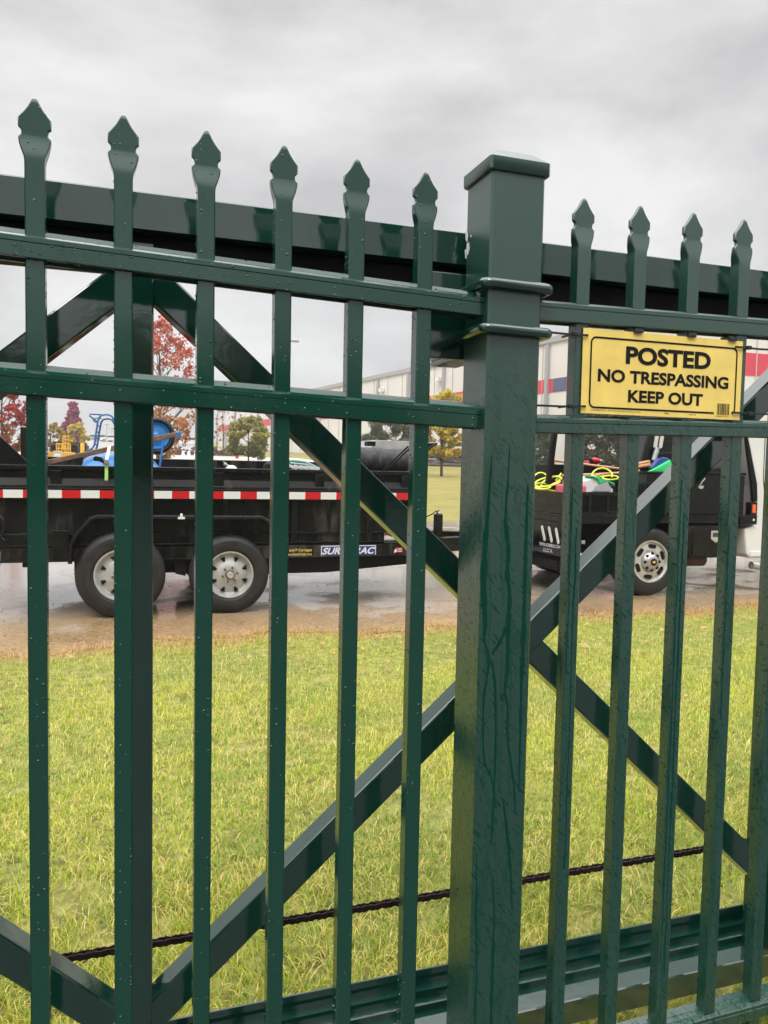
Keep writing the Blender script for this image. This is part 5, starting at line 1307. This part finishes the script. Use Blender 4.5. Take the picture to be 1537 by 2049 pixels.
for px in (903.5, 1119, 560, 700, 980, 1015):
    s = along(px); hwid = .75
    obj('window', wbox(MB(), s-hwid, s+hwid, .031, .06, zS0+.05, zS1-.02), M_WGLASS, wh)
for px, py in ((767, 780), (881, 759), (700, 800)):
    s = along(px); q = PP(px, py, C0, WN)
    obj('wall_lamp', wbox(wbox(MB(), s-.3, s+.3, .06, .5, q.z-.25, q.z+.15), s-.08, s+.08, .0, .06, q.z-.1, q.z+.5), M_WHITE, wh)
for px, hgt in ((452, 3.0), (560, 2.4), (575, 2.4), (755, 5.0)):
    s = along(px); z0g = ground(C0.y+s)
    obj('door', wbox(MB(), s-1.2, s+1.2, .052, .09, z0g-.2, z0g+hgt), M_TRIM, wh)
# street front, facing the fence
mb = MB().box(C0.x+.02, C0.x+70, C0.y-.35, C0.y-.05, -2, zR); obj('front_wall', mb, M_WALL, wh)
mb = MB().prism([(C0.x+.02, zS0-.25), (C0.x+3.6, zS0-.25), (C0.x+5.4, zS0+.35), (C0.x+70, zS0+.35), (C0.x+70, zS1), (C0.x+.02, zS1)], C0.y-.39, C0.y-.353); obj('red_stripe', mb, M_STRIPE, wh)
mb = MB(); x = C0.x+.3
while x < C0.x+20: mb.box(x, x+.06, C0.y-.42, C0.y-.395, -1, zR-.01); x += .9
obj('panel_seam', mb, mat('seam_front', (.52, .49, .46), .6), wh)
obj('roof_coping', MB().box(C0.x-.2, C0.x+70, C0.y-.55, C0.y-.04, zR+.003, zR+.4), M_TRIM, wh)

# ------------------------------------------------------------------ far lot: hydrant, markers, lamp, cars, equipment
def far(px, Y): b = P(px, 910, Y); return Vector((b.x, Y, ground(Y)))
b = far(474.5, 72); hy = thing('fire_hydrant', tuple(b), 'red fire hydrant on the kerb left of the round olive tree', 'hydrant')
obj('barrel', MB().lathe([(.22, 0), (.22, .06), (.13, .08), (.13, .60), (.18, .62), (.18, .68), (.15, .78), (.06, .88), (.03, .92)], b, 'Z', 16), M_RED, hy, smooth=True)
obj('nozzle', MB().lathe([(.07, -.28), (.07, .28)], b+Vector((0, 0, .48)), 'X', 10).lathe([(.09, -.24), (.09, 0)], b+Vector((0, 0, .46)), 'Y', 10), M_RED, hy, smooth=True)
for px, lb in ((366.5, 'leftmost of three white cone markers on the kerb by the wheelbarrow'), (378, 'middle of three white cone markers on the kerb'), (391.5, 'rightmost of three white cone markers, half hidden by a picket')):
    b = far(px, 70); t = thing('kerb_marker', tuple(b), lb, 'marker', 'white markers on the kerb')
    obj('cone', MB().lathe([(.24, 0), (.23, .05), (.13, .40), (.10, .44), (.06, .44)], b, 'Z', 18), M_WHITE, t, smooth=True)
    obj('ball', MB().ball(b+Vector((0, 0, .52)), .13, 10), M_WHITE, t, smooth=True)
b = far(574, 60); sl = thing('street_lamp', tuple(b), 'tall thin car park lamp whose head shows above the tree line', 'street lamp')
zt_ = P(580, 682, 60).z
obj('pole', MB().tube([b, b+Vector((0, 0, (zt_-b.z)*.5)), Vector((b.x, 60, zt_))], [.10, .08, .06], 10), M_TRIM, sl, smooth=True)
obj('lamp_head', MB().box(b.x-.05, b.x+.85, 59.8, 60.2, zt_-.06, zt_+.08), M_TRIM, sl, bevel=.03)
def far_car(label, px, Y, m, L_=4.5, H=1.5, face=0):
    b = far(px, Y); t = thing('parked_car', tuple(b), label, 'car', 'cars parked in the far lot')
    s = [(-.5, .22), (-.5, .52), (-.46, .60), (-.34, .64), (-.22, .96), (.16, 1.0), (.32, .68), (.46, .62), (.5, .50), (.5, .22)]
    obj('body', MB().prism([(b.x+a_*L_, b.z+c_*H) for a_, c_ in s], Y-.9, Y+.9), m, t, bevel=.08)
    g = [(-.31, .66), (-.21, .92), (.14, .95), (.27, .68)]
    obj('window', MB().prism([(b.x+a_*L_, b.z+c_*H) for a_, c_ in g], Y-.915, Y-.902), M_GLASS, t)
    for a_ in (-.31, .31):
        w = obj('wheel', MB().lathe([(.1, -.02), (.33, -.02), (.33, .2), (.1, .2)], (b.x+a_*L_, Y-.9, b.z+.33), 'Y', 20), M_RUB, t, smooth=True)
        obj('rim', MB().lathe([(.2, -.03), (.2, -.021)], (b.x+a_*L_, Y-.9, b.z+.33), 'Y', 14), M_RIM, w)
far_car('dark red car parked behind the wheelbarrow wheel', 352, 150, M_CARR)
far_car('white car parked nearest the brown bushes, right of the wheelbarrow wheel', 385, 140, M_WHITEP, 4.8, 1.75)
far_car('silver car parked between the markers and the white car', 372, 165, M_RIM)
far_car('grey car in the distant row below the blue hand truck', 206, 185, M_CARG)
far_car('white car in the distant row right of the blue hand truck', 222, 180, M_WHITEP)
far_car('red car at the right end of the distant row', 236, 182, M_CARR)
far_car('pale car at the left end of the distant row', 190, 190, M_RIM)
# yellow barriers and equipment left
def at(px, py, Y): return P(px, py, Y)
YE = 48
b = far(127, YE); yb = thing('yellow_barrier', tuple(b), 'yellow slatted steel barrier standing on a yellow base', 'barrier')
mb = MB()
for px in (113.5, 118, 123.5, 128.5, 132, 136.5, 141): mb.bar(at(px, 909, YE), at(px+(-.5), 886+ (px-113)*.06, YE), .07, .07)
mb.bar(at(113, 887, YE-.05), at(125, 889, YE-.05), .07, .08).bar(at(127, 886.5, YE-.05), at(141.5, 888.5, YE-.05), .07, .08).bar(at(113, 897, YE-.05), at(141.5, 898, YE-.05), .06, .06)
obj('frame', mb, M_YEL, yb)
obj('base', MB().box(at(92, 905, YE).x, at(150, 905, YE).x, YE-.4, YE+.6, ground(YE), at(120, 905, YE).z), M_YEL, yb, bevel=.03)
b = far(135, 54); yb = thing('yellow_barrier', tuple(b), 'smaller yellow barrier frame farther back behind the first', 'barrier')
mb = MB()
for px in (126, 131, 137): mb.bar(at(px, 900, 54), at(px, 871, 54), .08, .08)
mb.bar(at(125.5, 872, 53.95), at(137.5, 873, 53.95), .08, .08).bar(at(125.5, 879, 53.95), at(137.5, 880, 53.95), .08, .08).bar(at(137, 880, 53.95), at(146, 882, 53.95), .08, .08)
obj('frame', mb, M_YEL, yb); obj('foot', MB().box(at(124, 900, 54).x, at(148, 900, 54).x, 53.8, 54.4, ground(54), ground(54)+.12), M_YEL, yb)
b = far(165, YE); bo = thing('bollard', tuple(b), 'single yellow bollard right of the yellow barrier', 'bollard')
obj('post', MB().lathe([(.12, 0), (.12, at(165, 889, YE).z-b.z), (.08, at(165, 888, YE).z-b.z+.05)], b, 'Z', 14), M_YEL, bo, smooth=True)
obj('base_plate', MB().box(b.x-.25, b.x+.25, YE-.25, YE+.25, b.z, b.z+.03), M_YEL, bo)
b = far(176, 56); ps = thing('pallet_stack', tuple(b), 'dark stack of pallets right of the yellow bollard', 'pallets')
for i in range(5):
    obj('pallet', MB().box(b.x-.65, b.x+.65, 55.4, 56.6, b.z+.02+i*.17, b.z+.05+i*.17).box(b.x-.65, b.x+.65, 55.4, 56.6, b.z+.12+i*.17, b.z+.15+i*.17).box(b.x-.6, b.x-.5, 55.45, 56.5, b.z+.055+i*.17, b.z+.115+i*.17).box(b.x+.5, b.x+.6, 55.45, 56.5, b.z+.055+i*.17, b.z+.115+i*.17), M_MACH, ps)
b = far(128, 62); eq = thing('pipe_rack', tuple(b), 'dark open pipe rack with stacked material behind the yellow barriers', 'rack')
mb = MB()
for px in (101, 133, 157): mb.bar((at(px, 900, 62).x, 62, ground(62)), at(px, 866, 62), .10, .10)
mb.bar(at(133, 867, 62), at(157, 867, 62), .09, .09).bar(at(101, 889, 62), at(157, 889, 62), .09, .09)
obj('frame', mb, M_RUST, eq)
mb = MB(); rt = random.Random(8)
for i in range(26):
    x0_ = rt.uniform(at(95, 890, 62).x, at(150, 890, 62).x); mb.box(x0_, x0_+rt.uniform(.3, 1.2), 62.1, 63.0, ground(62), at(120, rt.uniform(882, 898), 62).z)
obj('stacked_material', mb, M_MACH, eq)
b = far(108, 46); wt = thing('white_crate', tuple(b), 'low white crate beside the yellow base at the left', 'crate')
obj('box', MB().box(at(108, 908, 46).x, at(122, 908, 46).x, 45.6, 46.5, ground(46), at(115, 904, 46).z), M_WHITE, wt, bevel=.04)
obj('lid', MB().box(at(107, 905, 46).x, at(123, 905, 46).x, 45.55, 46.55, at(115, 904, 46).z+.002, at(115, 902.5, 46).z), M_WHITE, wt)
b = far(205, 240); rb_ = thing('far_shed', tuple(b), 'distant low shed with a red roof beyond the parked cars', 'building')
obj('wall', MB().box(at(150, 880, 240).x, at(330, 880, 240).x, 240, 252, ground(240)-1, at(200, 880, 240).z), M_WALL, rb_)
obj('roof', MB().box(at(150, 880, 240).x-.5, at(330, 880, 240).x+.5, 239.5, 252.5, at(200, 880, 240).z+.01, at(200, 875, 240).z), M_ROOFR, rb_)
# distant ridge
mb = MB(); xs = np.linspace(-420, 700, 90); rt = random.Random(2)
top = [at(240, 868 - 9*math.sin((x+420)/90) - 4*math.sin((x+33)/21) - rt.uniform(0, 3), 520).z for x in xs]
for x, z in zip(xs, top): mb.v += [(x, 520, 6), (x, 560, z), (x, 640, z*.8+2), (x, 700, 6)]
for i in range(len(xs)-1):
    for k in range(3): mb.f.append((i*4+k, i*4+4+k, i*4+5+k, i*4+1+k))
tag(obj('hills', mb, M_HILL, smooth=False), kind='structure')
for i, (px, Y, tp_) in enumerate(((214, 170, 850), (224, 200, 858), (232, 150, 852))):
    b = far(px, Y); t = thing('light_pole', tuple(b), ('thin grey pole in the distance just right of the blue hand truck', 'shortest thin pole in the distance beyond the parked cars', 'thin grey pole beside the second picket in the distance')[i], 'pole', 'distant light poles')
    obj('mast', MB().tube([b, Vector((b.x, Y, at(px, tp_, Y).z))], .10, 8), M_TRIM, t)
    q = Vector((b.x, Y, at(px, tp_, Y).z)); obj('arm', MB().box(q.x-.5, q.x+.5, Y-.15, Y+.15, q.z, q.z+.12), M_TRIM, t)

# fallen leaves on the lawn near the road
mb = MB(); rt = random.Random(21)
for i in range(110):
    y = 5.0 - abs(rt.gauss(0, 1.3)); x = rt.uniform(-2, 5.5)
    if y < .3: continue
    z = ground(y) + .03 + rt.uniform(0, .012); a = rt.uniform(0, 6.28); s_ = rt.uniform(.014, .030); t1, t2 = rt.uniform(-.5, .5), rt.uniform(-.5, .5)
    pts = []
    for r_, an in ((1, 0), (.55, .7), (.8, 1.3), (.5, 2.2), (1.1, 3.14), (.5, 4.0), (.8, 5.0), (.55, 5.6)):
        u, v = r_*math.cos(an+a)*s_, r_*math.sin(an+a)*s_; pts.append((x+u, y+v, z+u*t1+v*t2))
    i0_ = len(mb.v); mb.v += pts; mb.f.append(tuple(range(i0_, i0_+8)))
tag(obj('fallen_leaves', mb, mat('dry_leaf', (.36, .19, .06), .6, var=.5, scale=3), fix=False), kind='stuff')
# thin rain haze over the whole place
mb = MB().box(-460, 740, -46, 705, -1.2, 44)
hm = bpy.data.materials.new('haze'); hm.use_nodes = True; ht_ = hm.node_tree; ht_.nodes.clear()
ho = ht_.nodes.new('ShaderNodeOutputMaterial'); hv = ht_.nodes.new('ShaderNodeVolumePrincipled')
hv.inputs['Color'].default_value = (.90, .91, .93, 1); hv.inputs['Density'].default_value = .0011; hv.inputs['Anisotropy'].default_value = .2
ht_.links.new(hv.outputs[0], ho.inputs['Volume'])
tag(obj('haze', mb, hm), kind='stuff')
